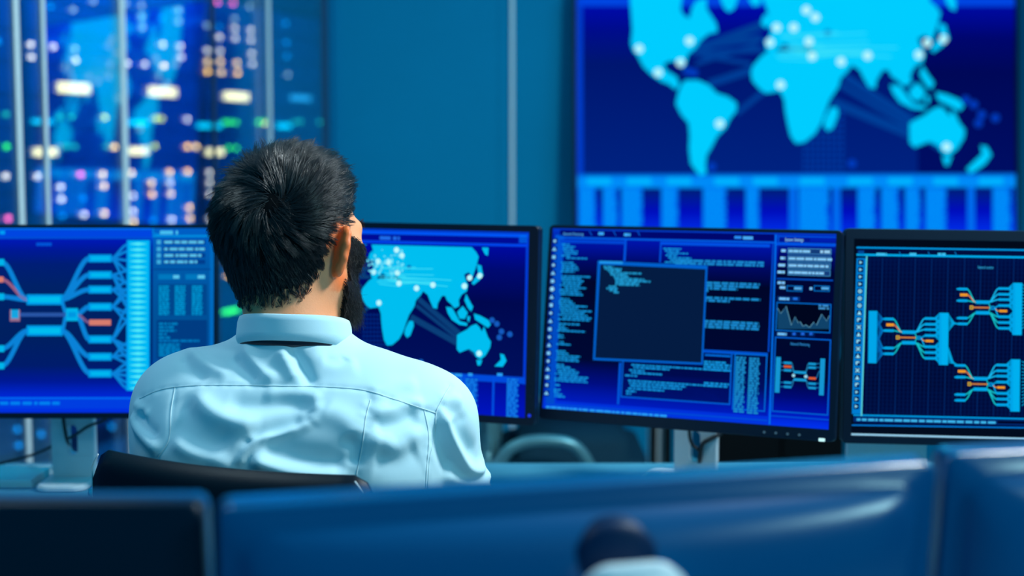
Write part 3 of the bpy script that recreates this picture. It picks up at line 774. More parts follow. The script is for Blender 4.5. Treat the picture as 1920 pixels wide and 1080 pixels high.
    cv.dashes(1458, 530, 13, 5, (120, 190, 245), 5, 1, 0.08); cv.dashes(1462, 539, 10, 5, (120, 190, 245), 5, 2, 0.08); cv.dashes(1518, 541, 5, 5, (120, 190, 245), 5, 3, 0.08)
    for x0, x1 in ((1475, 1505), (1526, 1556)):
        cv.frame(x0, 535, x1, 546, 1.4, (0, 110, 200), 5); cv.rect(x0 + 14, 538, x1 - 2, 543, (80, 165, 225), 6)
    cv.rect(1457, 555, 1500, 564, (0, 40, 110), 4); cv.dashes(1461, 560, 18, 4.6, (110, 190, 248), 5, 5, 0.08); cv.dashes(1487, 560, 8, 4.2, (30, 110, 225), 5, 6, 0.08)
    cv.frame(1455, 566, 1558, 620, 1.8, (0, 105, 205), 5); cv.rect(1457, 568, 1556, 618, (0, 6, 30), 4)
    prof = [(1458, 578), (1464, 588), (1474, 574), (1484, 610), (1491, 594), (1497, 606), (1500, 603), (1506, 612), (1511, 609), (1518, 614), (1526, 604), (1531, 610), (1541, 589), (1550, 602), (1555, 592)]
    for p, q in zip(prof, prof[1:]): cv.poly([p, q, (q[0], 617), (p[0], 617)], (16, 66, 105), 5)
    cv.line(prof, 1.3, (90, 150, 180), 6)
    cv.dashes(1535, 573, 18, 3.4, (60, 140, 200), 6, 1); cv.dashes(1535, 578, 18, 3.4, (60, 140, 200), 6, 2)
    for x, n in ((1454, 24), (1482, 14), (1498, 14), (1514, 14)):
        cv.rect(x, 622, x + n, 631, (0, 30, 90), 4); cv.dashes(x + 4, 626, n - 8, 4.6, (110, 190, 248) if n > 20 else (30, 100, 220), 5, x, 0.08)
    cv.frame(1450, 631, 1556, 772, 2.2, (0, 95, 210), 5); cv.gradp(1452, 633, 1554, 770, [(0, (0, 8, 45)), (.55, (0, 6, 50)), (.8, (0, 10, 120)), (1, (0, 18, 170))], 4)
    cv.text(1500, 648, 7.5, 'Network Monitoring', (50, 150, 230), 6, 34, True)
    c = (20, 150, 210)
    cv.rect(1454, 669, 1463, 736, c, 6); cv.rect(1537, 672, 1546, 741, c, 6)
    for sx, xb, xi, xm in ((1, 1463, 1470, 1490), (-1, 1537, 1530, 1510)):
        for k, y in enumerate((680, 687, 694, 717, 725)):
            y += 0 if sx > 0 else 2
            o = (sx > 0 and k == 1) or (sx < 0 and k == 2)
            yy = y if not (sx < 0 and k == 2) else 709
            cv.rect(min(xi, xi + sx * 14), yy - 2.2, max(xi, xi + sx * 14), yy + 2.2, (215, 90, 50) if o else c, 7)
            cv.curve((xb, y), (xi, yy), 2, (20, 100, 160), 6); cv.curve((xi + sx * 14, yy), (xm, 698 if k < 3 else 711), 1.8, (30, 110, 160), 6)
    cv.rect(1488, 695, 1512, 700, c, 7); cv.rect(1488, 709, 1512, 714, c, 7); cv.disc(1488, 704, 3, (150, 210, 230), 7); cv.disc(1511, 706, 3, (150, 210, 230), 7)
    cv.rect(1446, 778, 1558, 781, (0, 75, 215), 4); cv.gradp(1446, 783, 1558, 796, [(0, (0, 40, 215)), (1, (0, 50, 240))], 4)

def module(cv, ox, oy, left=True):
    Z = lambda x, y: (1570 + (x + ox) / 2.511, 420 + (y + oy) / 2.511)
    c, o = (0, 165, 232), (240, 155, 40)
    g = (20, 190, 200)
    if left:
        cv.rect(*Z(146, 409), *Z(186, 655), c, 4)
        for q, ys in ((447, range(412, 500, 11)), (502, range(450, 560, 12)), (584, range(520, 610, 12)), (611, range(560, 654, 11))):
            for y in ys: cv.line([Z(186, y), Z(216, q)], 1.2, (0, 110, 190), 3)
    for q, orange in ((447, 0), (502, 0), (584, 0), (611, 0)): cv.rect(*Z(222, q - 6), *Z(265, q + 6), c, 5); cv.rect(*Z(214, q - 4), *Z(224, q + 4), c, 5)
    cv.rect(*Z(230, 468), *Z(266, 481), o, 5)
    for q, m in ((447, 509), (502, 509), (584, 559), (611, 559)): cv.curve(Z(262, q), Z(306, m), 2.4, g, 4)
    cv.curve(Z(264, 475), Z(304, 509), 2.2, (225, 130, 90), 4)
    for m in (509, 559): cv.rect(*Z(304, m - 8), *Z(368, m + 8), c, 5)
    cv.rect(*Z(288, 531), *Z(368, 538), (205, 125, 60), 4)
    cv.rect(*Z(276, 525), *Z(292, 543), (225, 170, 50), 5); cv.rect(*Z(280, 529), *Z(288, 539), (40, 110, 70), 6)
    cv.line([Z(365, 509), Z(372, 535), Z(365, 559)], 2, g, 4)
    cv.rect(*Z(375, 527), *Z(393, 545), (0, 150, 220), 5); cv.rect(*Z(380, 532), *Z(388, 540), (0, 60, 130), 6)
    for q, m in ((445, 509), (472, 509), (497, 509), (578, 559), (605, 559), (632, 559)): cv.curve(Z(365, m), Z(412, q), 2.6, g if q > 500 else (20, 180, 235), 4)
    cv.curve(Z(392, 536), Z(414, 525), 2.4, c, 4); cv.curve(Z(392, 538), Z(414, 578), 2.4, c, 4); cv.line([Z(396, 540), Z(406, 549), Z(416, 551)], 2, (210, 140, 70), 4)
    for q in (445, 472, 497, 525, 578, 605, 632): cv.rect(*Z(411, q - 6), *Z(457, q + 6), c, 5)
    cv.rect(*Z(415, 545), *Z(452, 556), o, 6)
    for q in (445, 472, 497, 525, 578, 605, 632):
        for d in (-24, -14, -5, 5, 14, 24): cv.line([Z(456, q), Z(481, min(max(q + d, 420), 662))], 1.6, c, 4)
    cv.rect(*Z(478, 418), *Z(522, 664), c, 6)
    for k in range(40): cv.rect(*Z(490, 421 + 6.1 * k), *Z(521, 424 + 6.1 * k), (0, 185, 245), 7)

def draw_network(cv):
    """right monitor: three linked flow diagrams"""
    cv.grad(cv.b, [(0, (2, 10, 26)), (1, (2, 12, 30))], 0)
    cv.rect(1604, 466, 2170, 802, (0, 12, 58), 1)
    cv.gradp(1604, 466, 2170, 802, [(0, (0, 18, 80)), (.2, (0, 10, 55)), (.8, (0, 10, 52)), (1, (0, 16, 70))], 1)
    for i in range(64): 
        cv.line([(1624 + 7.7 * i, 484), (1616 + 7.7 * i, 780)], 1.2 if i % 4 else 1.8, (0, 26, 84) if i % 4 else (0, 40, 104), 2)
    for i in range(38): cv.line([(1622, 488 + 7.7 * i), (2150, 490 + 7.9 * i)], 1.0, (0, 22, 76), 2)
    cv.rect(1606, 467, 2170, 470, (0, 150, 225), 3); cv.rect(1606, 480, 2170, 484, (0, 170, 235), 4); cv.rect(1622, 471, 2170, 479, (0, 14, 60), 3)
    cv.rect(1609, 470, 1620, 479, (0, 70, 150), 4)
    for x, n in ((1643, 20), (1705, 13), (1758, 15)):
        cv.dashes(x, 476.5, n, 5, (60, 190, 240), 5, x, 0.08)
    for x in (1686, 1740, 1790): cv.line([(x, 472), (x + 4, 480)], 1.4, (0, 120, 200), 5)
    cv.poly([(1606, 484), (1624, 484), (1615, 776), (1597, 776)], (0, 125, 210), 3)
    cv.line([(1625, 480), (1615, 780)], 2.4, (90, 215, 225), 5)
    for i in range(21):
        y = 492 + i * 13.5; x = 1614 - i * .43
        cv.rect(x - 5, y - 5, x + 5, y + 5, (0, 22, 80), 4)
        w = (150, 225, 250)
        if i < 4 or i > 17: cv.poly([(x - 2.5, y - 3), (x + 3, y), (x - 2.5, y + 3)], w, 5)
        elif i in (4, 5, 6): cv.disc(x, y, 4, w, 5, 6); cv.disc(x, y, 1.6, (0, 30, 90), 6, 6)
        elif i % 3 == 0: cv.line([(x - 3.5, y - 3.5), (x + 3.5, y + 3.5)], 2, w, 5); cv.line([(x - 3.5, y + 3.5), (x + 3.5, y - 3.5)], 2, w, 5)
        elif i % 3 == 1: cv.poly([(x - 4, y + 3.5), (x + 4, y + 3.5), (x, y - 4)], w, 5)
        else: cv.rect(x - 3.5, y - 3.5, x + 3, y + 3, w, 5); cv.rect(x - 1, y - 1, x + 3, y + 3, (0, 40, 110), 6)
    cv.text(1848, 504, 8, 'Network monitor', (50, 175, 235), 5, 30, True)
    module(cv, 0, 0); module(cv, 347, -141, False); module(cv, 337, 219, False)
    Z = lambda x, y: (1570 + x / 2.511, 420 + y / 2.511)
    for k in range(9):
        cv.line([Z(522, 424 + 10 * k), Z(548, 462 + k * 1.2), Z(566, 470)], 1.3, (0, 165, 225), 4)
        cv.line([Z(522, 580 + 9 * k), Z(545, 648 + k), Z(564, 664)], 1.3, (0, 165, 225), 4)
    for oy, sg in ((0, 1), (362, 1)):
        for k in range(14): cv.line([Z(868, 285 + oy + 16 * k), Z(905, 300 + oy + 13 * k), Z(960, 320 + oy + 10 * k)], 1.4, (0, 165, 220), 4)
    cv.rect(1600, 783, 2170, 786, (0, 150, 225), 3); cv.rect(1600, 787, 2170, 797, (0, 40, 110), 3); cv.rect(1870, 792, 2160, 797, (0, 6, 40), 4)
    cv.dashes(1606, 786.5, 262, 4.6, (60, 180, 235), 5, 3)
    cv.line([(1597, 797), (2170, 806)], 2.4, (0, 120, 215), 4)
    cv.line([(1592, 814), (2170, 829)], 3.6, (150, 205, 235), 4)  # shine along the glossy lower strip, drawn as a glowing line

# ------------------------------------------------------------------ back row of monitors
MP1 = T(-0.7717, 2.1937, 1.0236) @ rotm(0.0016, -0.092, 0.0)
MP2 = T(-0.1996, 2.1939, 1.0266) @ rotm(-0.3078, -0.0708, 0.0017)
MP3 = T(0.2852, 2.0963, 1.0259) @ rotm(-0.3812, -0.1729, -0.0038)
MP4 = T(0.772, 2.022, 1.0195) @ rotm(-0.05, -0.085, 0.012)
def foot_at(px, Y):
    return ((px - 960) / F * Y, Y)
t1, _ = monitor('wide monitor left of the man showing a branching cyan flow diagram', MP1, 0.521, 0.335, (0.008, 0.004, 0.006, 0.010), foot_at(127, 2.285), draw_tree, foot_w=0.045)
t2, _ = monitor('monitor just right of the bearded head showing a small world map', MP2, 0.505, 0.335, (0.014, 0.017, 0.011, 0.013), (-0.17, 2.30), draw_world)
t3, _ = monitor('middle monitor with code windows behind a plain dark window', MP3, 0.497, 0.335, (0.006, 0.010, 0.006, 0.019), foot_at(1311, 2.235), draw_code)
t4, _ = monitor('right monitor in a thick black frame showing three linked network diagrams', MP4, 0.481, 0.345, (0.014, 0.014, 0.017, 0.012), foot_at(1672, 2.125), draw_network, stand_w=0.132, slot=False)
for i, px in enumerate((1463, 1483, 1502, 1520)):
    b = bmesh.new(); lathe(b, [(0.0022, -0.001), (0.0022, 0.0008)], 10)
    s = MP3 @ T(0.138 + 0.0185 * i, -0.0002, -0.160) @ Matrix.Rotation(math.pi / 2, 4, 'X')
    obj('button', b, M['desk_leg'], t3, s)
b = bmesh.new(); box(b, (0.224, -0.0025, -0.1675), (0.2335, 0.001, -0.1625), 0.0008)
M['led_white'] = emit_mat('power_light_white', (190, 245, 250), 1.2)
tag(obj('power_light', b, M['led_white'], t3, MP3), 'small white power light on the lower frame corner')
M['led_blue'] = emit_mat('power_light_blue', (30, 60, 230), 1.0)
b = bmesh.new(); lathe(b, [(0.003, -0.001), (0.003, 0.0008)], 12)
tag(obj('power_light', b, M['led_blue'], t2, MP2 @ T(0.2435, -0.0002, -0.150) @ Matrix.Rotation(math.pi / 2, 4, 'X')), 'small blue power light')
for k in range(3):
    b = bmesh.new(); lathe(b, [(0.0024, -0.001), (0.0024, 0.0006)], 10)
    obj('button', b, M['plastic'], t2, MP2 @ T(0.2435, -0.0002, -0.075 - 0.022 * k) @ Matrix.Rotation(math.pi / 2, 4, 'X'))

# ------------------------------------------------------------------ desks
def desk(label, x0, x1, y0, y1, z, legs):
    t = thing('desk', label, 'desk', T((x0 + x1) / 2, (y0 + y1) / 2, 0))
    b = bmesh.new(); box(b, (x0, y0, z - 0.028), (x1, y1, z), 0.004); obj('desk_top', b, M['desk'], t, Matrix.Identity(4))
    for x in legs:
        for y in (y0 + 0.09, y1 - 0.07):
            b = bmesh.new(); box(b, (x - 0.025, y - 0.025, 0.0), (x + 0.025, y + 0.025, z - 0.03), 0.004); obj('leg', b, M['desk_leg'], t, Matrix.Identity(4))
    b = bmesh.new(); box(b, (x0 + 0.06, y1 - 0.04, z - 0.10), (x1 - 0.06, y1 - 0.02, z - 0.03), 0.003); obj('rail', b, M['desk_leg'], t, Matrix.Identity(4))
    return t
desk('long pale desk under the lit row of monitors', -1.20, 1.25, 1.84, 2.42, DESK_Z, (-1.12, 0.55, 1.17))
desk('near desk carrying the monitors seen from behind', -0.85, 0.95, 0.50, 1.22, DESK_Z, (-0.78, 0.88))

# ------------------------------------------------------------------ near row of monitors, seen from behind
def near_panel(xl, yl, xr, yr, ztop, h, tilt):
    """panel facing away: its back towards the viewer"""
    yaw = math.atan2(yr - yl, xr - xl) + math.pi
    w = math.hypot(xr - xl, yr - yl)
    R_ = rotm(yaw, tilt, 0)
    c = Vector(((xl + xr) / 2, (yl + yr) / 2, ztop)) - (R_.to_3x3() @ Vector((0, 0, h / 2)))
    return T(*c) @ R_, w
def near_monitor(label, xl, yl, xr, yr, ztop, back_mat, tilt=-0.10, h=0.335, stand=False, bulge=0.03, sx=0.0):
    Mp, w = near_panel(xl, yl, xr, yr, ztop, h, tilt)
    back = Mp.to_3x3() @ Vector((0, 1, 0))
    f = Mp.translation + back * (0.100 if stand else 0.10) + Mp.to_3x3() @ Vector((sx, 0, 0)) + Vector((-0.009 if stand else 0, 0, 0))
    Mr = T(f.x, f.y, DESK_Z) @ Matrix.Rotation(math.atan2(Mp[1][0], Mp[0][0]), 4, 'Z')
    t = thing('monitor', label, 'monitor', Mr)
    obj('bezel', ring_bm(w, h, 0.012, 0.012, 0.012, 0.016, 0.0, 0.012), M['plastic_gloss'], t, Mp)
    obj('back_shell', shell_bm(w, h, 0.0122, 0.014, bulge, 0.01, 0.013), M[back_mat], t, Mp, True)
    b = bmesh.new(); box(b, (-w / 2 + 0.011, 0.0035, -h / 2 + 0.015), (w / 2 - 0.011, 0.0118, h / 2 - 0.011)); obj('screen', b, M['dark'], t, Mp)
    zc = Mp.translation.z - DESK_Z
    top = zc + (0.124 if stand else 0.05)
    b = bmesh.new(); prism(b, rrect(-0.037, 0.0, 0.037, top, 0.022 if stand else 0.01, 6), -0.010, 0.010, 0.004); obj('stand_column', b, M['silver'], t, Mr, True)
    b = bmesh.new(); prism(b, rrect(-0.12, -0.10, 0.12, 0.07, 0.02, 6), 0.0, 0.012, 0.003, axis='z'); obj('stand_foot', b, M['silver'], t, Mr)
    hub = Mp @ T(sx, 0.0, 0.0)
    b = bmesh.new(); lathe(b, [(0.031, -0.0), (0.031, 0.016), (0.027, 0.020)], 28)
    zz = 0.120 if stand else 0.0
    obj('hinge_hub', b, M['hub'], t, hub @ T(0.012 if stand else 0, 0.040 if stand else 0.03, zz) @ Matrix.Rotation(-math.pi / 2, 4, 'X'), True)
    return t
near_monitor('dark monitor seen from behind, in the near row at bottom left', -0.735, 0.86, -0.207, 0.862, 1.087, 'plastic', bulge=0.012)
near_monitor('large near monitor seen from behind, centre front with silver stand neck', -0.198, 0.845, 0.313, 0.968, 1.088, 'plastic_gloss', stand=True, sx=-0.014, bulge=0.040)
near_monitor('near monitor seen from behind, cut off by the right picture edge', 0.325, 0.975, 0.83, 1.075, 1.092, 'plastic_gloss', bulge=0.045)
# ------------------------------------------------------------------ cables and papers
def cable(label, pts, r=0.0032):
    b = bmesh.new(); tube(b, spline(pts, 8), r, 8)
    base = Vector(pts[0])
    for v in b.verts: v.co -= base
    return tag(obj('cable', b, M['cable'], None, T(*base), True), label, 'cable')
def stand_pt(px, py, Y): return tuple(at(px, py, Y))
cable('black cable drooping through the stand slot of the left monitor', [stand_pt(118, 778, 2.262), stand_pt(121, 802, 2.262), stand_pt(125, 822, 2.264), stand_pt(131, 838, 2.30), stand_pt(140, 850, 2.34)])
cable('thin black cable rising right from the left stand slot', [stand_pt(129, 822, 2.258), stand_pt(146, 812, 2.254), stand_pt(166, 799, 2.255), stand_pt(196, 787, 2.27), stand_pt(210, 770, 2.28)], 0.0026)
cable('thin black cable sagging from the left picture edge to the left stand', [stand_pt(-40, 880, 2.36), stand_pt(20, 864, 2.36), stand_pt(60, 853, 2.36), stand_pt(96, 838, 2.33), stand_pt(125, 822, 2.31)], 0.0026)
cable('black cable looping through the stand slot of the middle monitor', [stand_pt(1292, 800, 2.212), stand_pt(1294, 822, 2.212), stand_pt(1300, 836, 2.212), stand_pt(1308, 842, 2.216), stand_pt(1315, 850, 2.25), stand_pt(1318, 862, 2.28)])
cable('thick black cable dropping right of the middle stand slot', [stand_pt(1352, 812, 2.215), stand_pt(1335, 822, 2.212), stand_pt(1319, 831, 2.212), stand_pt(1314, 845, 2.212), stand_pt(1312, 862, 2.214), stand_pt(1311, 872, 2.25)], 0.0042)

p = [at(-60, 900, 2.20), at(90, 896, 2.20)]
b = bmesh.new()
for k in range(5):
    r = random.Random(k); a = r.uniform(-0.02, 0.02)
    bb = bmesh.new(); box(bb, (-0.148, -0.055, 0.0032 * k), (0.148, 0.055, 0.0032 * k + 0.0028), 0.0006)
    bmesh.ops.rotate(bb, verts=bb.verts, matrix=Matrix.Rotation(a, 3, 'Z')); merge(b, bb)
tag(obj('paper_stack', b, M['paper'], None, T(-1.0, 2.285, DESK_Z)), 'low stack of white papers on the desk beside the left monitor stand', 'papers')

# ------------------------------------------------------------------ chairs
def back_pad_bm(w, h, thick, curve, r, ztop, lean):
    """curved upholstered back: grid wrapped into a closed slab, rolled at the top"""
    b = bmesh.new(); nx, nz = 28, 14; F_, B_ = {}, {}
    for i in range(nx + 1):
        u = i / nx * 2 - 1
        for j in range(nz + 1):
            v = j / nz
            edge = min(1.0, (1 - abs(u)) / 0.06) ; top = min(1.0, (1 - v) / 0.10); bot = min(1.0, v / 0.06)
            e = max(0.0, min(edge, top, bot)); e = math.sqrt(1 - (1 - e) ** 2)
            x = u * w / 2
            cz = 0.0
            if abs(u) > 0.86: cz = -(abs(u) - 0.86) / 0.14 * 0.014
            z = ztop - h * (1 - v) + cz * (v > 0.5)
            if v > 0.5 and abs(u) > 0.9: z -= 0.022 * ((abs(u) - 0.9) / 0.1) ** 2
            y = curve * u * u + lean * (1 - v) - 0.018 * v ** 6 * 0
            F_[i, j] = b.verts.new((x, y + thick / 2 * e, z)); B_[i, j] = b.verts.new((x, y - thick / 2 * e - 0.004, z))
    for i in range(nx):
        for j in range(nz):
            b.faces.new((F_[i, j], F_[i, j + 1], F_[i + 1, j + 1], F_[i + 1, j])); b.faces.new((B_[i, j], B_[i + 1, j], B_[i + 1, j + 1], B_[i, j + 1]))
    for i in range(nx):
        for j in (0, nz): b.faces.new((F_[i, j], F_[i + 1, j], B_[i + 1, j], B_[i, j]))
    for j in range(nz):
        for i in (0, nx): b.faces.new((F_[i, j], F_[i, j + 1], B_[i, j + 1], B_[i, j]))
    return b, F_, B_
def office_chair(label, Mr, m_seat, m_frame, ztop, back_h, w=0.44, stitch=True, seat_z=0.46, seat_w=None):
    t = thing('office_chair', label, 'chair', Mr)
    L = WM[t.name]
    b = bmesh.new(); sw = seat_w or w + 0.04
    prism(b, rrect(-sw / 2, -0.19, sw / 2, 0.27, 0.07, 6), seat_z - 0.075, seat_z, 0.02, axis='z'); obj('seat', b, m_seat, t, L, True)
    b, Fv, Bv = back_pad_bm(w, back_h, 0.034, 0.035, 0.02, ztop, 0.055 * 0 - 0.0)
    for v in b.verts: v.co.y += -0.215
    obj('backrest', b, m_seat, t, L, True)
    for s in (-1, 1):
        b = bmesh.new()
        tube(b, spline([(s * (w / 2 - 0.008), -0.190, ztop - 0.055), (s * (w / 2 + 0.006), -0.180, ztop - 0.10), (s * (w / 2 + 0.014), -0.150, ztop - 0.19), (s * (w / 2 + 0.018), 0.02, ztop - 0.25 if ztop - .25 > seat_z + .12 else seat_z + .14), (s * (w / 2 + 0.018), 0.14, seat_z + 0.13), (s * (w / 2 + 0.01), 0.16, seat_z - 0.02), (s * (w / 2 - 0.06), 0.10, seat_z - 0.075)], 6), 0.011, 10)
        tag(obj('arm_frame', b, m_frame, t, L, True), 'curved metal tube armrest' )
        b = bmesh.new()
        pts = [(s * w / 2 * 1.0, -0.183 - 0.0, ztop - 0.03), (s * w / 2, -0.183, ztop - 0.055), (s * w / 2, -0.183, ztop - 0.08)]
        lathe(b, [(0.002, 0.0), (0.011, 0.001), (0.011, 0.008), (0.006, 0.012)], 16)
        for v in b.verts: v.co = Vector((v.co.z * s, v.co.x * 1.0, v.co.y * 1.9)) + Vector((s * (w / 2 - 0.004), -0.184, ztop - 0.048))
        if s > 0: tag(obj('end_cap', b, m_frame, t, L, True), 'shiny chrome end cap on the side of the back')
        else: b.free()
        if stitch:
            b = bmesh.new()
            pts = [(s * (w / 2 - 0.010), -0.215 + 0.033 - 0.0185, ztop - 0.010 - 0.010 * k - (0.0 if k else 0)) for k in range(1, 12)]
            tube(b, spline([(s * (w / 2 - 0.022), -0.203, ztop - 0.0035)] + pts, 3), 0.0009, 6); tag(obj('seam', b, M['thread'], t, L, True), 'white stitching along the back edge')
    b = bmesh.new(); lathe(b, [(0.045, seat_z - 0.16), (0.045, seat_z - 0.077)], 20); lathe(b, [(0.026, 0.1), (0.026, seat_z - 0.15)], 16); obj('gas_column', b, m_frame, t, L, True)
    for k in range(5):
        a = math.radians(72 * k + 20); b = bmesh.new()
        tube(b, [(0.02 * math.cos(a), 0.02 * math.sin(a), 0.105), (0.16 * math.cos(a), 0.16 * math.sin(a), 0.09), (0.28 * math.cos(a), 0.28 * math.sin(a), 0.065)], [0.022, 0.018, 0.013], 10)
        lg = obj('leg', b, m_frame, t, L, True)
        b = bmesh.new(); lathe(b, [(0.022, -0.010), (0.027, -0.006), (0.027, 0.006), (0.022, 0.010)], 18)
        obj('caster', b, M['dark'], lg, L @ T(0.28 * math.cos(a), 0.28 * math.sin(a), 0.027) @ Matrix.Rotation(a, 4, 'Z') @ Matrix.Rotation(math.pi / 2, 4, 'X'), True)
    return t
CH_YAW = math.atan2(-0.14, 0.36)
MC = T(-0.353, 1.497, 0) @ Matrix.Rotation(CH_YAW, 4, 'Z') @ T(0, 0.215, 0)
office_chair('black leather office chair the bearded man sits on', MC, M['leather'], M['chrome'], 0.944, 0.36, 0.405)

# the grey chair on the far side of the desk: its seat and arm loop face the viewer
def far_chair():
    Mr = T(0.16, 3.42, 0)
    t = thing('visitor_chair', 'grey upholstered chair with tube arms behind the desk', 'chair', Mr)
    L = Mr
    b = bmesh.new(); rings = []
    prism(b, rrect(-0.19, -0.23, 0.19, 0.23, 0.09, 8), 0.455, 0.565, 0.045, axis='z')
    obj('seat', b, M['grey_fabric'], t, L, True)
    b = bmesh.new(); prism(b, rrect(-0.23, 0.50, 0.23, 0.88, 0.09, 8), -0.245, -0.195, 0.02, axis='x'); obj('backrest', b, M['grey_tube'], t, L, True)
    for s in (-1, 1):
        y = s * 0.255
        b = bmesh.new()
        tube(b, spline([(-0.21, y, 0.0), (-0.205, y, 0.45), (-0.185, y, 0.545), (-0.13, y, 0.585), (-0.04, y, 0.588), (0.01, y, 0.565), (0.045, y, 0.50), (0.06, y, 0.42), (0.075, y, 0.0)], 7), 0.016, 10)
        obj('arm_frame', b, M['grey_tube'], t, L, True)
        b = bmesh.new(); tube(b, [(-0.205, y, 0.40), (-0.222, y * 0.85, 0.52), (-0.222, y * 0.8, 0.60)], 0.012, 8); obj('back_support', b, M['grey_tube'], t, L, True)
    b = bmesh.new(); tube(b, [(0.0, -0.255, 0.44), (0.0, 0.255, 0.44)], 0.012, 8); obj('cross_bar', b, M['grey_tube'], t, L, True)
    b = bmesh.new(); tube(b, [(-0.20, -0.255, 0.44), (-0.20, 0.255, 0.44)], 0.012, 8); obj('cross_bar', b, M['grey_tube'], t, L, True)
far_chair()

# ------------------------------------------------------------------ low black cabinet and slim stand below the wall display
Yc = 4.20
x0, x1 = (1350 - 960) / F * Yc, (1592 - 960) / F * Yc
t = thing('cabinet', 'low black cabinet standing under the wall display', 'cabinet', T((x0 + x1) / 2, Yc + .15, 0))
b = bmesh.new(); box(b, (x0, Yc, 0.05), (x1, Yc + 0.33, 0.62), 0.004); obj('body', b, M['cabinet'], t, Matrix.Identity(4))
b = bmesh.new(); box(b, (x0 + 0.01, Yc + 0.02, 0.0), (x1 - 0.01, Yc + 0.31, 0.05)); obj('plinth', b, M['dark'], t, Matrix.Identity(4))
for k in range(2):
    xa, xb = x0 + 0.004 + k * (x1 - x0) / 2, x0 - 0.004 + (k + 1) * (x1 - x0) / 2
    b = bmesh.new(); box(b, (xa, Yc - 0.018, 0.06), (xb, Yc - 0.0005, 0.612), 0.003); d = obj('door', b, M['cabinet'], t, Matrix.Identity(4))
    hx = xb - 0.03 if k == 0 else xa + 0.03
    b = bmesh.new(); tube(b, [(hx, Yc - 0.028, 0.42), (hx, Yc - 0.028, 0.52)], 0.005, 8); obj('handle', b, M['desk_leg'], d, Matrix.Identity(4))
t = thing('plant_stand', 'slim stand with two dark upright posts left of the black cabinet', 'stand', T((1243 - 960) / F * 4.1, 4.15, 0))
for px in (1230, 1258):
    x = (px - 960) / F * 4.1
    b = bmesh.new(); box(b, (x - 0.011, 4.10, 0.0), (x + 0.011, 4.14, 0.60), 0.002); obj('post', b, M['cabinet'], t, Matrix.Identity(4))
b = bmesh.new(); box(b, ((1222 - 960) / F * 4.1, 4.06, 0.60), ((1266 - 960) / F * 4.1, 4.22, 0.625), 0.003); obj('shelf', b, M['silver'], t, Matrix.Identity(4))
b = bmesh.new(); box(b, ((1222 - 960) / F * 4.1, 4.145, 0.05), ((1266 - 960) / F * 4.1, 4.165, 0.60), 0.003); obj('back_panel', b, M['silver'], t, Matrix.Identity(4))
bpy.data.objects['plant_stand'].name = 'display_stand'; WM['display_stand'] = WM['plant_stand']

# ------------------------------------------------------------------ server racks behind the glass
RK_A = Vector((-1.886, 5.55, 0)); RK_W = 0.60
def rack_hit(px, py):
    d = ray(px, py); k = (px - 960) / F
    # on the face line RK_A + TD*s
    s = (k * RK_A.y - RK_A.x) / (TD.x - k * TD.y)
    Y = RK_A.y + TD.y * s
    P_ = at(px, py, Y)
    return s, P_.z
COL = {'w': ((225, 212, 195), 1.9), 'd': ((140, 170, 175), 1.3), 'o': ((252, 200, 120), 2.4), 'O': ((255, 185, 70), 2.8), 'p': ((235, 90, 150), 2.4), 'g': ((40, 200, 70), 2.2), 'h': ((20, 150, 130), 1.6), 'y': ((180, 190, 60), 2.2), 'b': ((0, 120, 190), 1.6)}
for k_, (c_, s_) in COL.items(): M['led_' + k_] = emit_mat('indicator_' + k_, c_, s_ * 6.5)
M['disp_yellow'] = emit_mat('readout_warm', (255, 235, 175), 7)
M['disp_cyan'] = emit_mat('readout_cyan', (0, 215, 255), 5.0)
M['disp_blue'] = emit_mat('readout_blue', (40, 170, 235), 3.5)
c1 = lambda x, y, c: (x / 2.511, y / 2.511, c)
c8 = lambda x, y, c: (x / 4.695, 200 + y / 4.695, c)
LEDS = [c1(*q) for q in ((370, 45, 'd'), (465, 5, 'd'), (600, 15, 'd'), (688, 27, 'd'), (688, 78, 'd'), (690, 128, 'd'), (860, 48, 'd'), (860, 100, 'd'), (975, 118, 'd'), (1190, 30, 'd'), (1120, 88, 'd'), (1120, 133, 'w'), (1122, 180, 'w'), (1195, 142, 'w'), (1195, 188, 'w'), (1048, 175, 'w'), (1050, 240, 'w'), (1050, 290, 'o'), (1055, 340, 'o'), (978, 237, 'w'), (978, 290, 'o'), (978, 335, 'O'), (1128, 297, 'o'), (1130, 342, 'O'), (1197, 252, 'w'), (1200, 300, 'w'), (168, 210, 'w'), (170, 268, 'w'), (272, 220, 'w'), (373, 230, 'd'), (375, 283, 'w'), (608, 298, 'w'), (697, 302, 'w'), (783, 210, 'w'), (786, 310, 'o'), (865, 218, 'w'), (867, 268, 'w'), (1357, 110, 'b'), (1360, 200, 'b'), (1362, 265, 'b'), (1365, 352, 'd'), (1042, 10, 'p'), (1115, 15, 'p'),
    (1065, 575, 'g'), (1090, 575, 'g'), (1118, 577, 'g'), (1225, 575, 'g'), (1250, 573, 'g'), (1275, 580, 'o'), (1395, 573, 'h'), (1420, 573, 'h'), (1510, 575, 'h'), (1080, 697, 'g'), (1118, 697, 'g'), (745, 558, 'y'), (770, 558, 'y'), (890, 562, 'w'), (505, 553, 'y'), (295, 550, 'h'), (350, 550, 'h'), (42, 538, 'h'), (40, 690, 'g'), (320, 690, 'h'), (360, 690, 'h'), (510, 690, 'h'), (560, 692, 'o'), (735, 688, 'y'), (890, 690, 'O'), (930, 690, 'o'), (15, 195, 'b'), (265, 30, 'b'), (780, 85, 'b'), (1048, 125, 'b'))]
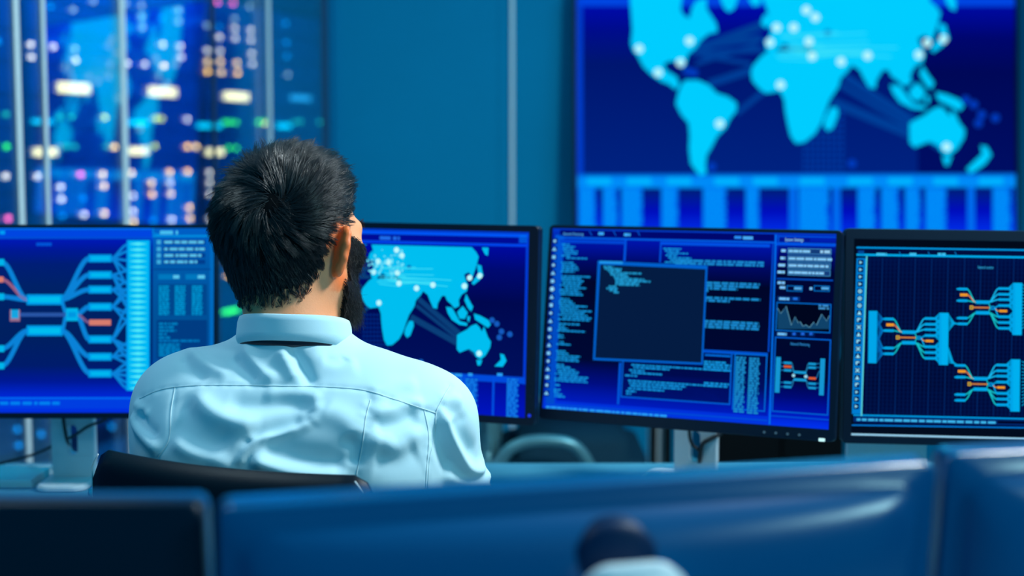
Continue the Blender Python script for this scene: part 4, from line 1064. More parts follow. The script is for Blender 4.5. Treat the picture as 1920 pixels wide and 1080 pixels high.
LEDS += [c8(*q) for q in ((60, 612, 'w'), (340, 612, 'w'), (720, 598, 'p'), (912, 595, 'o'), (920, 697, 'o'), (1165, 585, 'o'), (1340, 672, 'o'), (1342, 772, 'O'), (1500, 575, 'O'), (1502, 670, 'w'), (1508, 768, 'o'), (1660, 570, 'O'), (1845, 580, 'w'), (1840, 670, 'w'), (1850, 770, 'w'), (540, 708, 'w'), (543, 815, 'w'), (735, 805, 'b'), (550, 962, 'b'), (740, 950, 'w'), (920, 938, 'o'), (1172, 785, 'w'), (1172, 922, 'w'), (1172, 1010, 'o'), (1345, 1000, 'b'), (1512, 995, 'w'), (1668, 888, 'O'), (1670, 985, 'O'), (1850, 990, 'w'), (70, 985, 'p'))]
LEDS += [(427, 493, 'O'), (427, 517, 'O'), (20, 805, 'b'), (22, 835, 'b'), (200, 800, 'b'), (62, 815, 'b')]
READ = [(145, 165, 66, 26, 'disp_yellow'), (310, 172, 58, 26, 'disp_yellow'), (447, 181, 52, 25, 'disp_yellow'), (567, 184, 44, 20, 'disp_blue'), (88, 285, 50, 22, 'disp_yellow'), (262, 283, 42, 22, 'disp_yellow'), (405, 285, 38, 22, 'disp_yellow'), (85, 228, 46, 16, 'disp_cyan'), (262, 230, 44, 18, 'disp_cyan'), (396, 236, 52, 18, 'disp_cyan'), (535, 236, 32, 18, 'disp_cyan'), (430, 583, 38, 16, 'led_g')]
UH = 0.1335
RACK_LABEL = {-1: 'server rack of blinking lights cut by the left picture edge', 0: 'server rack with warm lit readout seen through the leftmost whole pane', 1: 'server rack with warm readout between the two widest glass posts', 2: 'server rack with warm readout and bright green lights above the head', 3: 'farthest server rack with a dim blue readout near the teal wall'}
racks = {}
for k in range(-1, 4):
    c = RK_A + TD * (RK_W * k)
    Mr = T(c.x, c.y, 0) @ Matrix.Rotation(ANG, 4, 'Z')       # local x along the row, local -y faces the room
    t = thing('server_rack', RACK_LABEL[k], 'server rack', Mr, 'server racks behind the glass')
    b = bmesh.new(); hw = RK_W / 2 - 0.004
    for sx in (-1, 1):
        xa, xb = sorted((sx * hw, sx * (hw - 0.035)))
        box(b, (xa, 0.002, 0.0), (xb, 0.75, 2.14), 0.004)
    box(b, (-hw + 0.035, 0.002, 2.08), (hw - 0.035, 0.75, 2.14), 0.003); box(b, (-hw + 0.035, 0.002, 0.0), (hw - 0.035, 0.75, 0.06), 0.003)
    obj('rack_frame', b, M['rack_frame'], t, Mr)
    units = []
    for u in range(15):
        z0 = 0.068 + u * UH
        b = bmesh.new()
        box(b, (-hw + 0.037, 0.004, z0), (hw - 0.037, 0.60, z0 + UH - 0.006), 0.003)
        for g in range(4):                                        # raised grille ribs
            box(b, (-hw + 0.05, 0.0015, z0 + 0.018 + g * 0.028), (hw - 0.05, 0.004, z0 + 0.028 + g * 0.028))
        units.append(obj('server_unit', b, M['rack_unit'], t, Mr))
    racks[k] = (Mr, units)
def rack_place(px, py):
    s, z = rack_hit(px, py)
    k = int(round(s / RK_W)); k = max(-1, min(3, k))
    x = s - k * RK_W; x = max(-0.25, min(0.25, x))
    u = max(0, min(14, int((z - 0.068) / UH)))
    return k, x, z, u
for px, py, c in LEDS:
    k, x, z, u = rack_place(px, py); Mr, units = racks[k]
    b = bmesh.new(); lathe(b, [(0.0105, 0.0), (0.0105, 0.003), (0.008, 0.006)], 12)
    obj('indicator_light', b, M['led_' + c], units[u], Mr @ T(x, 0.0014, z) @ Matrix.Rotation(math.pi / 2, 4, 'X'), True)
for px, py, w, h, m in READ:
    s0, z0 = rack_hit(px - w / 2 + 4, py); s1, _ = rack_hit(px + w / 2 - 4, py)
    k, x, z, u = rack_place(px, py); Mr, units = racks[k]
    hh = max(h - 9, 7) / F * 5.9; ww = max(s1 - s0, 0.02)
    b = bmesh.new(); box(b, (-ww / 2, -0.004, -hh / 2), (ww / 2, 0.0014, hh / 2), 0.001)
    obj('readout', b, M[m], units[u], Mr @ T(x, 0.0, z))
# ------------------------------------------------------------------ the man: smooth blended volumes turned into surfaces
class Field:
    def __init__(s, lo, hi, h):
        s.lo, s.h = np.array(lo, float), h
        s.n = np.ceil((np.array(hi) - s.lo) / h).astype(int) + 1
        s.f = np.full(s.n, 0.12, np.float32)
    def _sl(s, lo, hi):
        a = np.clip(np.floor((lo - s.lo) / s.h).astype(int), 0, s.n); b = np.clip(np.ceil((hi - s.lo) / s.h).astype(int) + 1, 0, s.n)
        return tuple(slice(i, j) for i, j in zip(a, b))
    def _grid(s, sl):
        return [(s.lo[k] + s.h * np.arange(sl[k].start, sl[k].stop)).astype(np.float32).reshape([-1 if i == k else 1 for i in range(3)]) for k in range(3)]
    def comb(s, sl, d, k, cut=False):
        f = s.f[sl]
        if cut: a, b = -f, d                                # -max(f,-d)
        else: a, b = f, d
        m = np.minimum(a, b)
        if k > 0:
            hh = np.maximum(k - np.abs(a - b), 0) / k
            m = m - hh * hh * k * 0.25
        s.f[sl] = -m if cut else m
    def cone(s, p, q, r1, r2, k=0.02, cut=False):
        p, q = np.array(p, float), np.array(q, float); R_ = max(r1, r2) + k + 0.03
        sl = s._sl(np.minimum(p, q) - R_, np.maximum(p, q) + R_)
        X, Y, Z = s._grid(sl); d = q - p; L2 = max(d @ d, 1e-9)
        t = np.clip(((X - p[0]) * d[0] + (Y - p[1]) * d[1] + (Z - p[2]) * d[2]) / L2, 0, 1)
        dist = np.sqrt((X - p[0] - t * d[0]) ** 2 + (Y - p[1] - t * d[1]) ** 2 + (Z - p[2] - t * d[2]) ** 2) - (r1 + (r2 - r1) * t)
        s.comb(sl, dist.astype(np.float32), k, cut)
    def ell(s, c, r, Rm=None, k=0.02, cut=False):
        c, r = np.array(c, float), np.array(r, float); Rm = np.eye(3) if Rm is None else np.array(Rm)
        R_ = r.max() + k + 0.03
        sl = s._sl(c - R_, c + R_); X, Y, Z = s._grid(sl)
        dx, dy, dz = X - c[0], Y - c[1], Z - c[2]
        l = [(dx * Rm[0, i] + dy * Rm[1, i] + dz * Rm[2, i]) for i in range(3)]
        k0 = np.sqrt(sum((l[i] / r[i]) ** 2 for i in range(3))); k1 = np.sqrt(sum((l[i] / r[i] ** 2) ** 2 for i in range(3)))
        s.comb(sl, (k0 * (k0 - 1) / np.maximum(k1, 1e-6)).astype(np.float32), k, cut)
    def mesh(s):
        f = s.f; ins = f < 0
        n = f.shape
        cnt = np.zeros([m - 1 for m in n], np.uint8)
        for i in (0, 1):
            for j in (0, 1):
                for k in (0, 1): cnt += ins[i:n[0] - 1 + i, j:n[1] - 1 + j, k:n[2] - 1 + k]
        act = (cnt > 0) & (cnt < 8)
        idx = np.full(act.shape, -1, np.int32); ci = np.argwhere(act); idx[act] = np.arange(len(ci))
        pos = np.zeros((len(ci), 3)); num = np.zeros(len(ci))
        cor = {(i, j, k): f[ci[:, 0] + i, ci[:, 1] + j, ci[:, 2] + k] for i in (0, 1) for j in (0, 1) for k in (0, 1)}
        for a in cor:
            for ax in range(3):
                if a[ax] == 0:
                    b2 = list(a); b2[ax] = 1; fa, fb = cor[a], cor[tuple(b2)]
                    m = (fa < 0) != (fb < 0)
                    t = np.where(m, fa / np.where(m, fa - fb, 1), 0)
                    p = np.zeros((len(ci), 3)); p[:] = a; p[:, ax] += t
                    pos[m] += p[m]; num[m] += 1
        v = (ci + pos / num[:, None]) * s.h + s.lo
        faces = []
        for ax in range(3):
            o1, o2 = (ax + 1) % 3, (ax + 2) % 3
            sl0 = [slice(None)] * 3; sl1 = [slice(None)] * 3
            sl0[ax] = slice(0, n[ax] - 1); sl1[ax] = slice(1, n[ax])
            A_, B_ = ins[tuple(sl0)], ins[tuple(sl1)]
            e = np.argwhere(A_ != B_)
            e = e[(e[:, o1] > 0) & (e[:, o2] > 0) & (e[:, o1] < n[o1] - 1) & (e[:, o2] < n[o2] - 1)]
            q = []
            for d1, d2 in ((0, 0), (1, 0), (1, 1), (0, 1)):
                c = e.copy(); c[:, o1] -= d1; c[:, o2] -= d2; q.append(idx[c[:, 0], c[:, 1], c[:, 2]])
            q = np.stack(q, 1)
            fl = ~A_[e[:, 0], e[:, 1], e[:, 2]]
            q[fl] = q[fl][:, ::-1]
            faces.append(q)
        return v, np.concatenate(faces)

def nb_avg(v, f, it=1, w=0.5, mask=None):
    e = np.concatenate([f[:, [0, 1]], f[:, [1, 2]], f[:, [2, 3]], f[:, [3, 0]]])
    for _ in range(it):
        sm = np.zeros_like(v); c = np.zeros(len(v))
        for a, b in ((0, 1), (1, 0)):
            for ax in range(3): sm[:, ax] += np.bincount(e[:, a], v[e[:, b], ax], len(v))
            c += np.bincount(e[:, a], minlength=len(v))
        d = (sm / np.maximum(c, 1)[:, None] - v) * w
        v = v + (d if mask is None else d * mask[:, None])
    return v
def normals(v, f):
    nf = np.cross(v[f[:, 2]] - v[f[:, 0]], v[f[:, 3]] - v[f[:, 1]])
    n = np.zeros_like(v)
    for k in range(4):
        for ax in range(3): n[:, ax] += np.bincount(f[:, k], nf[:, ax], len(v))
    return n / np.maximum(np.linalg.norm(n, axis=1), 1e-12)[:, None]

# joints
HC = np.array([-0.294, 1.722, 1.196])                      # head centre between the ears
HYAW = math.radians(-32)
HR = np.array(Matrix.Rotation(HYAW, 3, 'Z') @ Matrix.Rotation(math.radians(-4), 3, 'X') @ Matrix.Rotation(math.radians(-2), 3, 'Y'))
HS = 0.985
def H(a, b, c): return HC + HR @ (np.array([a, b, c]) * HS)
def toH(P): return ((P - HC) @ HR) / HS
SL, SR = np.array([-0.440, 1.685, 0.980]), np.array([-0.108, 1.672, 0.964])
EL, ER = np.array([-0.468, 1.715, 0.785]), np.array([-0.066, 1.735, 0.800])
WL, WR = np.array([-0.375, 1.935, 0.762]), np.array([-0.130, 1.955, 0.762])
NB = np.array([-0.290, 1.690, 1.050])

def body_head(F_):
    F_.ell(H(0, -0.008, 0.030), np.array([0.0755, 0.096, 0.088]) * HS, HR, 0.0)
    F_.ell(H(0, -0.040, 0.010), np.array([0.068, 0.062, 0.075]) * HS, HR, 0.03)
    F_.ell(H(0, 0.030, -0.030), np.array([0.062, 0.060, 0.082]) * HS, HR, 0.03)
    for s in (-1, 1):
        F_.cone(H(s * 0.054, 0.010, -0.055), H(s * 0.018, 0.078, -0.094), 0.020, 0.018, 0.03)
        F_.cone(H(s * 0.050, 0.062, -0.012), H(s * 0.060, 0.020, -0.008), 0.016, 0.012, 0.025)      # cheekbone
        F_.cone(H(s * 0.010, 0.088, 0.022), H(s * 0.048, 0.072, 0.020), 0.010, 0.010, 0.015)      # brow
        F_.ell(H(s * 0.032, 0.094, 0.004), np.array([0.016, 0.014, 0.011]) * HS, HR, 0.010, True)  # eye socket
        F_.ell(H(s * 0.032, 0.078, 0.004), np.array([0.0125, 0.0125, 0.0115]) * HS, HR, 0.002)    # lids
    F_.cone(H(0, 0.088, 0.012), H(0, 0.113, -0.026), 0.009, 0.012, 0.012)
    for s in (-1, 1): F_.ell(H(s * 0.013, 0.100, -0.028), np.array([0.008, 0.010, 0.007]) * HS, HR, 0.008)
    F_.cone(H(-0.020, 0.088, -0.055), H(0.020, 0.088, -0.055), 0.007, 0.007, 0.008)
    F_.cone(H(-0.016, 0.088, -0.066), H(0.016, 0.088, -0.066), 0.008, 0.008, 0.008)
    F_.ell(H(0, 0.084, -0.092), np.array([0.022, 0.018, 0.016]) * HS, HR, 0.02)
    # neck
    F_.cone(H(0, -0.014, -0.045), NB + [0, 0.0, 0.0], 0.0555, 0.0570, 0.035)
    F_.cone(H(0, -0.035, -0.040), NB + [0, -0.012, 0.01], 0.044, 0.046, 0.03)
    # ears: a leaning shell with a rim, a hollow and a lobe
    for s in (-1, 1):
        e = Matrix.Rotation(s * math.radians(58), 3, 'Z') @ Matrix.Rotation(math.radians(-10), 3, 'X') @ Matrix.Rotation(s * math.radians(8), 3, 'Y')
        ER_ = HR @ np.array(e)
        c = H(s * 0.0830, -0.002, -0.012)
        P = lambda x, y, z: c + ER_ @ (np.array([s * x, y, z]) * HS)
        F_.ell(c, np.array([0.0065, 0.0170, 0.0285]) * HS, ER_, 0.008)
        F_.ell(P(0.007, 0.003, 0.000), np.array([0.007, 0.009, 0.015]) * HS, ER_, 0.005, True)
        rim = [P(0.003, 0.014, 0.012), P(0.004, 0.009, 0.026), P(0.005, -0.004, 0.0305), P(0.005, -0.014, 0.022), P(0.004, -0.0175, 0.006), P(0.003, -0.0135, -0.012), P(0.001, -0.006, -0.024)]
        for p, q in zip(rim, rim[1:]): F_.cone(p, q, 0.0042, 0.0042, 0.005)
        F_.ell(P(0.0, 0.000, -0.027), np.array([0.0055, 0.008, 0.010]) * HS, ER_, 0.008)

def torso(F_, g):
    """g = extra thickness of the cloth"""
    F_.cone([-0.385, 1.668, 0.915], [-0.185, 1.662, 0.910], 0.108 + g, 0.108 + g, 0.0)
    F_.cone([-0.365, 1.650, 0.78], [-0.205, 1.645, 0.78], 0.105 + g, 0.105 + g, 0.08)
    F_.cone([-0.365, 1.630, 0.62], [-0.215, 1.625, 0.62], 0.112 + g, 0.112 + g, 0.08)
    F_.cone([-0.35, 1.695, 1.000], SL, 0.058 + g, 0.052 + g, 0.05)
    F_.cone([-0.225, 1.690, 1.000], SR, 0.058 + g, 0.050 + g, 0.05)
    F_.cone(NB + [-0.010, 0.0, -0.02], [-0.405, 1.690, 0.995], 0.046 + g, 0.048 + g, 0.05)
    F_.cone(NB + [0.010, 0.0, -0.02], [-0.150, 1.680, 0.985], 0.046 + g, 0.045 + g, 0.05)
    F_.cone(NB + [0, -0.01, -0.02], [-0.290, 1.660, 0.93], 0.060 + g, 0.10 + g, 0.05)
    for x in (-0.37, -0.20): F_.ell([x, 1.625, 0.93], [0.085 + g, 0.060 + g, 0.085 + g], None, 0.05)

def arms(F_, g, k=0.03, fore=True):
    for S, E, W_ in ((SL, EL, WL), (SR, ER, WR)):
        F_.cone(S, E, 0.052 + g, 0.043 + g * 1.1, k)
        if fore: F_.cone(E, W_, 0.041 + g * 1.1, 0.027 + g, k)

def hand(F_, W_, side, yaw):
    Rz = np.array(Matrix.Rotation(yaw, 3, 'Z'))
    P = lambda x, y, z: W_ + Rz @ np.array([x * side, y, z])
    F_.cone(W_, P(0, 0.02, -0.008), 0.025, 0.022, 0.015)
    F_.ell(P(0, 0.050, -0.012), [0.040, 0.048, 0.0135], Rz, 0.012)
    for i, (x, l) in enumerate(((-0.029, 0.072), (-0.010, 0.080), (0.010, 0.074), (0.028, 0.058))):
        k0 = P(x, 0.088, -0.010); k1 = P(x * 1.12, 0.088 + l * 0.5, 0.001 - 0.002 * i); k2 = P(x * 1.15, 0.088 + l * 0.8, -0.014); k3 = P(x * 1.16, 0.088 + l * 0.95, -0.026)
        F_.cone(k0, k1, 0.0088, 0.0080, 0.006); F_.cone(k1, k2, 0.0080, 0.0072, 0.004); F_.cone(k2, k3, 0.0072, 0.0065, 0.004)
    t0 = P(-0.030, 0.022, -0.012); t1 = P(-0.052, 0.055, -0.016); t2 = P(-0.052, 0.085, -0.022)
    F_.cone(t0, t1, 0.013, 0.010, 0.010); F_.cone(t1, t2, 0.010, 0.0078, 0.004)

HIPL, HIPR = np.array([-0.365, 1.655, 0.555]), np.array([-0.215, 1.650, 0.555])
KNL, KNR = np.array([-0.405, 2.060, 0.545]), np.array([-0.165, 2.065, 0.545])
ANL, ANR = np.array([-0.400, 2.130, 0.105]), np.array([-0.170, 2.140, 0.105])
def legs(F_, g):
    F_.cone([-0.355, 1.62, 0.57], [-0.225, 1.62, 0.57], 0.100 + g, 0.100 + g, 0.05)
    for h_, kn, an in ((HIPL, KNL, ANL), (HIPR, KNR, ANR)):
        F_.cone(h_, kn, 0.082 + g, 0.056 + g, 0.05); F_.cone(kn, an, 0.053 + g, 0.036 + g * 1.3, 0.03)

person = thing('person', 'bearded dark haired man in white shirt sitting with his back to us', 'person', T(-0.29, 1.62, 0))
PM = WM['person']; ID = Matrix.Identity(4)

FB = Field((-0.60, 1.50, 0.02), (0.06, 2.26, 1.34), 0.0036)
torso(FB, -0.012); arms(FB, -0.006); legs(FB, -0.008)
hand(FB, WL, 1, 0.0 - 0.15); hand(FB, WR, -1, 0.15)
for an in (ANL, ANR): FB.cone(an, an + [0, 0.10, -0.055], 0.034, 0.026, 0.02)
body_head(FB)
bv, bf = FB.mesh()
del FB
bv = nb_avg(bv, bf, 2, 0.5)
_w = np.clip((1.066 - bv[:, 2]) / 0.014, 0, 1) * (bv[:, 2] > 0.64) * np.clip((1.86 - bv[:, 1]) / 0.05, 0, 1)
bv = bv - normals(bv, bf) * (0.012 * _w)[:, None]
bn = normals(bv, bf)
body = mesh_obj('body', bv, bf, M['skin'], person, ID)
_h = toH(bv)
_e = np.clip((np.abs(_h[:, 0]) - 0.072) / 0.006, 0, 1) * (np.abs(_h[:, 1]) < 0.045) * (np.abs(_h[:, 2] + 0.012) < 0.055)
_a = body.data.attributes.new('ear', 'FLOAT', 'POINT'); _a.data.foreach_set('value', _e.astype(np.float32))
for s in (-1, 1):
    b = bmesh.new(); bmesh.ops.create_uvsphere(b, u_segments=16, v_segments=10, radius=0.0121)
    c = H(s * 0.032, 0.0805, 0.004); obj('eye', b, M['eye'], person, T(*c), True)

# shirt ------------------------------------------------------------
FS = Field((-0.60, 1.46, 0.55), (0.06, 2.02, 1.14), 0.0032)
torso(FS, 0.0); arms(FS, 0.004, 0.04)
FS.cone(NB + [0, -0.003, -0.03], NB + [0, 0.0, 0.002], 0.067, 0.063, 0.03)
FS.cone([-0.36, 1.62, 0.60], [-0.22, 1.62, 0.60], 0.12, 0.12, 0.06)
FS.cone(NB + [0, 0.008, 0.040], NB + [0, 0.018, 0.16], 0.054, 0.060, 0.006, True)      # neck opening
for W_, E in ((WL, EL), (WR, ER)):
    d = (W_ - E) / np.linalg.norm(W_ - E)
    FS.cone(W_ - d * 0.004, W_ + d * 0.06, 0.0315, 0.0315, 0.003, True)
sv, sf = FS.mesh()
del FS
sv = nb_avg(sv, sf, 4, 0.5)
sn = normals(sv, sf)

def cast(v, f):
    return BVHTree.FromPolygons([Vector(p) for p in v], [tuple(q) for q in f])
stree = cast(sv, sf)
EYEV = Vector((0, 0, EYE))
def on_shirt(px, py, tree=None):
    d = Vector(ray(px, py)).normalized()
    h = (tree or stree).ray_cast(EYEV, d)
    return h[0]
def cp(x, y): return (230 + x / 2.667, 560 + y / 2.667)
def path3(pts, crop=True, tree=None, n=6):
    out = []
    q = [cp(*p) if crop else p for p in pts]
    sp = spline([(a, b, 0) for a, b in q], n)
    for p in sp:
        h = on_shirt(p.x, p.y, tree)
        if h is not None: out.append(np.array(h))
    return np.array(out) if len(out) > 1 else None
def fold(v, base, nrm, pts, amp, wid, taper=True):
    P = path3(pts)
    if P is None: return v
    d2 = np.full(len(base), 1e9); t_ = np.zeros(len(base))
    near = np.where((base[:, 1] < P[:, 1].max() + 0.08) & (base[:, 2] > P[:, 2].min() - 3 * wid) & (base[:, 2] < P[:, 2].max() + 3 * wid) & (base[:, 0] > P[:, 0].min() - 3 * wid) & (base[:, 0] < P[:, 0].max() + 3 * wid))[0]
    if len(near) == 0: return v
    B_ = base[near]; m = np.full(len(near), 1e9); tt = np.zeros(len(near))
    for i in range(len(P) - 1):
        a, ab = P[i], P[i + 1] - P[i]
        t = np.clip(((B_ - a) @ ab) / max(ab @ ab, 1e-12), 0, 1)
        d = np.linalg.norm(B_ - a - t[:, None] * ab, axis=1)
        u = d < m; m[u] = d[u]; tt[u] = (i + t[u]) / (len(P) - 1)
    w = np.exp(-(m / wid) ** 2)
    if taper: w *= np.clip(np.minimum(tt, 1 - tt) * 5 + 0.15, 0, 1)
    v[near] += nrm[near] * (amp * w)[:, None]
    return v
MMs = 0.001
FOLDS = [
    ([(330, 250), (400, 320), (470, 365), (540, 395)], 4.0, 0.010), ([(300, 290), (330, 350), (420, 400)], -3.0, 0.010),
    ([(600, 235), (650, 310), (700, 370), (770, 410)], 4.0, 0.010), ([(560, 280), (620, 360), (680, 405)], -3.5, 0.011),
    ([(830, 230), (880, 310), (920, 380), (950, 430)], -5.0, 0.010), ([(790, 250), (830, 330), (870, 410)], 3.5, 0.010),
    ([(930, 250), (1050, 330), (1180, 330)], 2.5, 0.018), ([(1000, 300), (1080, 320), (1120, 300)], -2.5, 0.010),
    ([(360, 470), (410, 540), (480, 590), (580, 625), (690, 630)], 5.0, 0.014), ([(300, 480), (330, 600), (420, 680), (560, 720)], -4.0, 0.022),
    ([(520, 520), (650, 530), (800, 520), (960, 530)], -4.5, 0.016), ([(700, 490), (850, 485), (1000, 500)], 3.5, 0.012),
    ([(960, 530), (985, 570), (940, 620)], 2.5, 0.010),
    ([(575, 840), (610, 770), (680, 710), (800, 680), (960, 615)], 4.5, 0.007), ([(640, 690), (760, 650), (900, 600)], -3.5, 0.014),
    ([(640, 800), (720, 830), (850, 865), (1000, 885), (1130, 885)], 8.0, 0.012), ([(700, 750), (850, 790), (1000, 820), (1120, 830)], -5.0, 0.022),
    ([(590, 800), (620, 760), (640, 700)], -3.0, 0.008),
    ([(55, 570), (75, 640), (130, 710), (190, 770)], 5.0, 0.010), ([(90, 560), (110, 640), (170, 700)], -4.0, 0.010), ([(60, 520), (100, 560), (130, 590)], 3.0, 0.008),
    ([(250, 700), (330, 760), (450, 800), (560, 850)], 4.0, 0.012), ([(240, 620), (330, 700), (480, 770)], -3.0, 0.02),
    ([(1240, 585), (1330, 560), (1440, 535), (1510, 530)], 4.0, 0.012), ([(1260, 640), (1370, 620), (1480, 590)], -4.0, 0.012),
    ([(1220, 690), (1300, 720), (1370, 745), (1440, 700), (1500, 640)], 4.5, 0.014), ([(1260, 790), (1370, 800), (1470, 740)], -3.5, 0.022),
    ([(1000, 560), (1100, 600), (1190, 690)], 3.5, 0.018), ([(1120, 680), (1160, 760), (1150, 830)], -4.5, 0.014),
    ([(1590, 540), (1620, 640), (1660, 740), (1720, 840), (1790, 850), (1810, 790)], 7.0, 0.010), ([(1650, 600), (1700, 700), (1760, 790)], -4.5, 0.015),
    ([(1570, 620), (1590, 740), (1640, 850)], -4.0, 0.012), ([(1590, 520), (1650, 500), (1700, 520)], 2.5, 0.010), ([(1590, 570), (1660, 570), (1720, 620)], -2.0, 0.010),
    ([(1600, 880), (1700, 920), (1830, 930)], 4.0, 0.012), ([(1820, 880), (1850, 930), (1890, 970)], 4.0, 0.010),
    ([(1230, 480), (1350, 430), (1480, 430)], 2.0, 0.016), ([(1300, 520), (1420, 560), (1520, 560)], -2.0, 0.010),
]
for pts, a, w in FOLDS: sv = fold(sv, sv.copy(), sn, pts, a * 1.55 * MMs, w * 0.85)
YOKE = [(85, 500), (180, 458), (300, 438), (500, 432), (800, 436), (1000, 440), (1200, 456), (1350, 500), (1565, 572)]
SLV_R = [(1640, 430), (1600, 500), (1568, 570), (1562, 680), (1535, 800), (1525, 950)]
SLV_L = [(262, 445), (242, 560), (236, 680), (215, 740), (175, 790)]
SEAM_C = [(1240, 505), (1215, 600), (1197, 740), (1168, 885)]
SEAM_D = [(1508, 560), (1525, 640), (1530, 720), (1520, 850), (1515, 950)]
for pts, a in ((YOKE, 1.6), (SLV_R, 1.8), (SLV_L, 1.4), (SEAM_C, 1.8)): sv = fold(sv, sv.copy(), sn, pts, -a * MMs, 0.004, False)
# puckers along the seams
def pucker(v, base, nrm, pts, step, length, amp, ang):
    P = path3(pts, n=10)
    L = np.r_[0, np.cumsum(np.linalg.norm(np.diff(P, axis=0), axis=1))]
    r = random.Random(len(pts))
    for s_ in np.arange(0.01, L[-1] - 0.005, step):
        i = min(np.searchsorted(L, s_), len(P) - 1); c = P[i]
        side = r.choice((-1, 1)); l = length * r.uniform(0.5, 1.3); a = ang + r.uniform(-0.35, 0.35)
        t = P[min(i + 1, len(P) - 1)] - P[max(i - 1, 0)]; t = t / np.linalg.norm(t)
        o = np.array([-t[2], 0, t[0]]); d = (o * math.cos(a) + t * math.sin(a)) * side
        q = c + d * l
        m = np.where(np.abs(base - (c + q) / 2).max(1) < l)[0]
        if len(m) == 0: continue
        ab = q - c; tt = np.clip(((base[m] - c) @ ab) / (ab @ ab), 0, 1)
        dd = np.linalg.norm(base[m] - c - tt[:, None] * ab, axis=1)
        v[m] += nrm[m] * (amp * r.uniform(.6, 1.2) * (1 - tt) * np.exp(-(dd / 0.0045) ** 2))[:, None]
    return v
for pts, st, ln, am in ((YOKE, 0.016, 0.030, 0.0014), (SEAM_C, 0.011, 0.026, 0.0020), (SLV_R, 0.012, 0.014, 0.0014), (SEAM_D, 0.011, 0.012, 0.0012)):
    sv = pucker(sv, sv.copy(), sn, pts, st, ln, am, 0.3)
sv = nb_avg(sv, sf, 2, 0.4)
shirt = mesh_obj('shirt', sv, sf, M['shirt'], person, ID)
tag(shirt, 'white cotton shirt with a yoke seam')
stree2 = cast(sv, sf)
for pts in (YOKE, SLV_R, SLV_L, SEAM_C, SEAM_D):
    P = path3(pts, tree=stree2, n=10)
    if P is None: continue
    b = bmesh.new(); tube(b, [Vector(p) + Vector((0, -0.0003, 0)) for p in P], 0.0007, 6); obj('seam', b, M['stitch'], shirt, ID, True)

# collar: stand and folded leaf, open at the throat ------------------
def collar():
    b = bmesh.new(); n = 72; rows = []
    for i in range(n + 1):
        th = math.radians(-90) + (i / n * 2 - 1) * math.radians(166)          # -90 = back
        c_, s_ = math.cos(th), math.sin(th)
        front = (s_ + 1) / 2                                                   # 0 at the back, 1 at the throat
        drop = -0.038 * front ** 1.3
        fl = 1 + 0.10 * front
        prof = [(0.0585, -0.006), (0.0595, 0.010), (0.0605, 0.036), (0.0620, 0.0405), (0.0640, 0.0395), (0.0660, 0.033), (0.0672, 0.018), (0.0690, 0.0075 - 0.020 * front), (0.0678, 0.007 - 0.020 * front), (0.0655, 0.018), (0.0632, 0.030)]
        row = []
        for r, z in prof:
            row.append(b.verts.new((r * c_ * 1.06, r * s_ * 1.0 * fl, z + drop + (0.004 * c_ * 0))))
        rows.append(row)
    for A_, B_ in zip(rows, rows[1:]):
        for k in range(len(A_) - 1): b.faces.new((A_[k], A_[k + 1], B_[k + 1], B_[k]))
    return b
CM = T(-0.2895, 1.6905, 1.0700) @ Matrix.Diagonal((1.07, 1.10, 1.0, 1.0)) @ Matrix.Rotation(math.radians(1.5), 4, 'Y')
co = obj('collar', collar(), M['shirt'], shirt, CM, True)
sm_ = co.modifiers.new('thick', 'SOLIDIFY'); sm_.thickness = 0.0012
b = bmesh.new(); rows = []
for i in range(61):
    th = 2 * math.pi * i / 60; fr = (math.sin(th) + 1) / 2
    rows.append([b.verts.new((r * 1.06 * math.cos(th), r * math.sin(th) * (1 + .1 * fr), z - 0.040 * fr ** 1.3)) for r, z in ((0.0600, 0.013), (0.0650, 0.012), (0.0685, 0.002), (0.0610, -0.004))])
for A_, B_ in zip(rows, rows[1:]):
    for k in range(4): b.faces.new((A_[k], A_[(k + 1) % 4], B_[(k + 1) % 4], B_[k]))
tag(obj('necktie_band', b, M['tie'], person, CM, True), 'dark necktie band showing under the collar')

# trousers and shoes ------------------------------------------------
FT = Field((-0.56, 1.46, 0.05), (-0.02, 2.26, 0.75), 0.007)
legs(FT, 0.006)
for an in (ANL, ANR): FT.cone(an + [0, 0, 0.0], an - [0, 0, 0.05], 0.045, 0.045, 0.02)
tv, tf = FT.mesh(); tv = nb_avg(tv, tf, 2); del FT
mesh_obj('trousers', tv, tf, M['trousers'], person, ID)
for an in (ANL, ANR):
    b = bmesh.new(); rings = []
    for y, w_, h_ in ((-0.075, 0.012, 0.03), (-0.065, 0.03, 0.055), (-0.02, 0.036, 0.075), (0.03, 0.036, 0.075), (0.08, 0.042, 0.06), (0.13, 0.045, 0.048), (0.17, 0.036, 0.036), (0.19, 0.012, 0.02)):
        rings.append([b.verts.new((an[0] + w_ * math.cos(a), an[1] + y, 0.002 + max(0, h_ / 2 + h_ / 2 * math.sin(a)))) for a in [2 * math.pi * k / 16 for k in range(16)]])
    for A_, B_ in zip(rings, rings[1:]):
        for k in range(16): b.faces.new((A_[k], A_[(k + 1) % 16], B_[(k + 1) % 16], B_[k]))
    b.faces.new(rings[0]); b.faces.new(rings[-1][::-1]); obj('shoe', b, M['shoe'], person, ID, True)

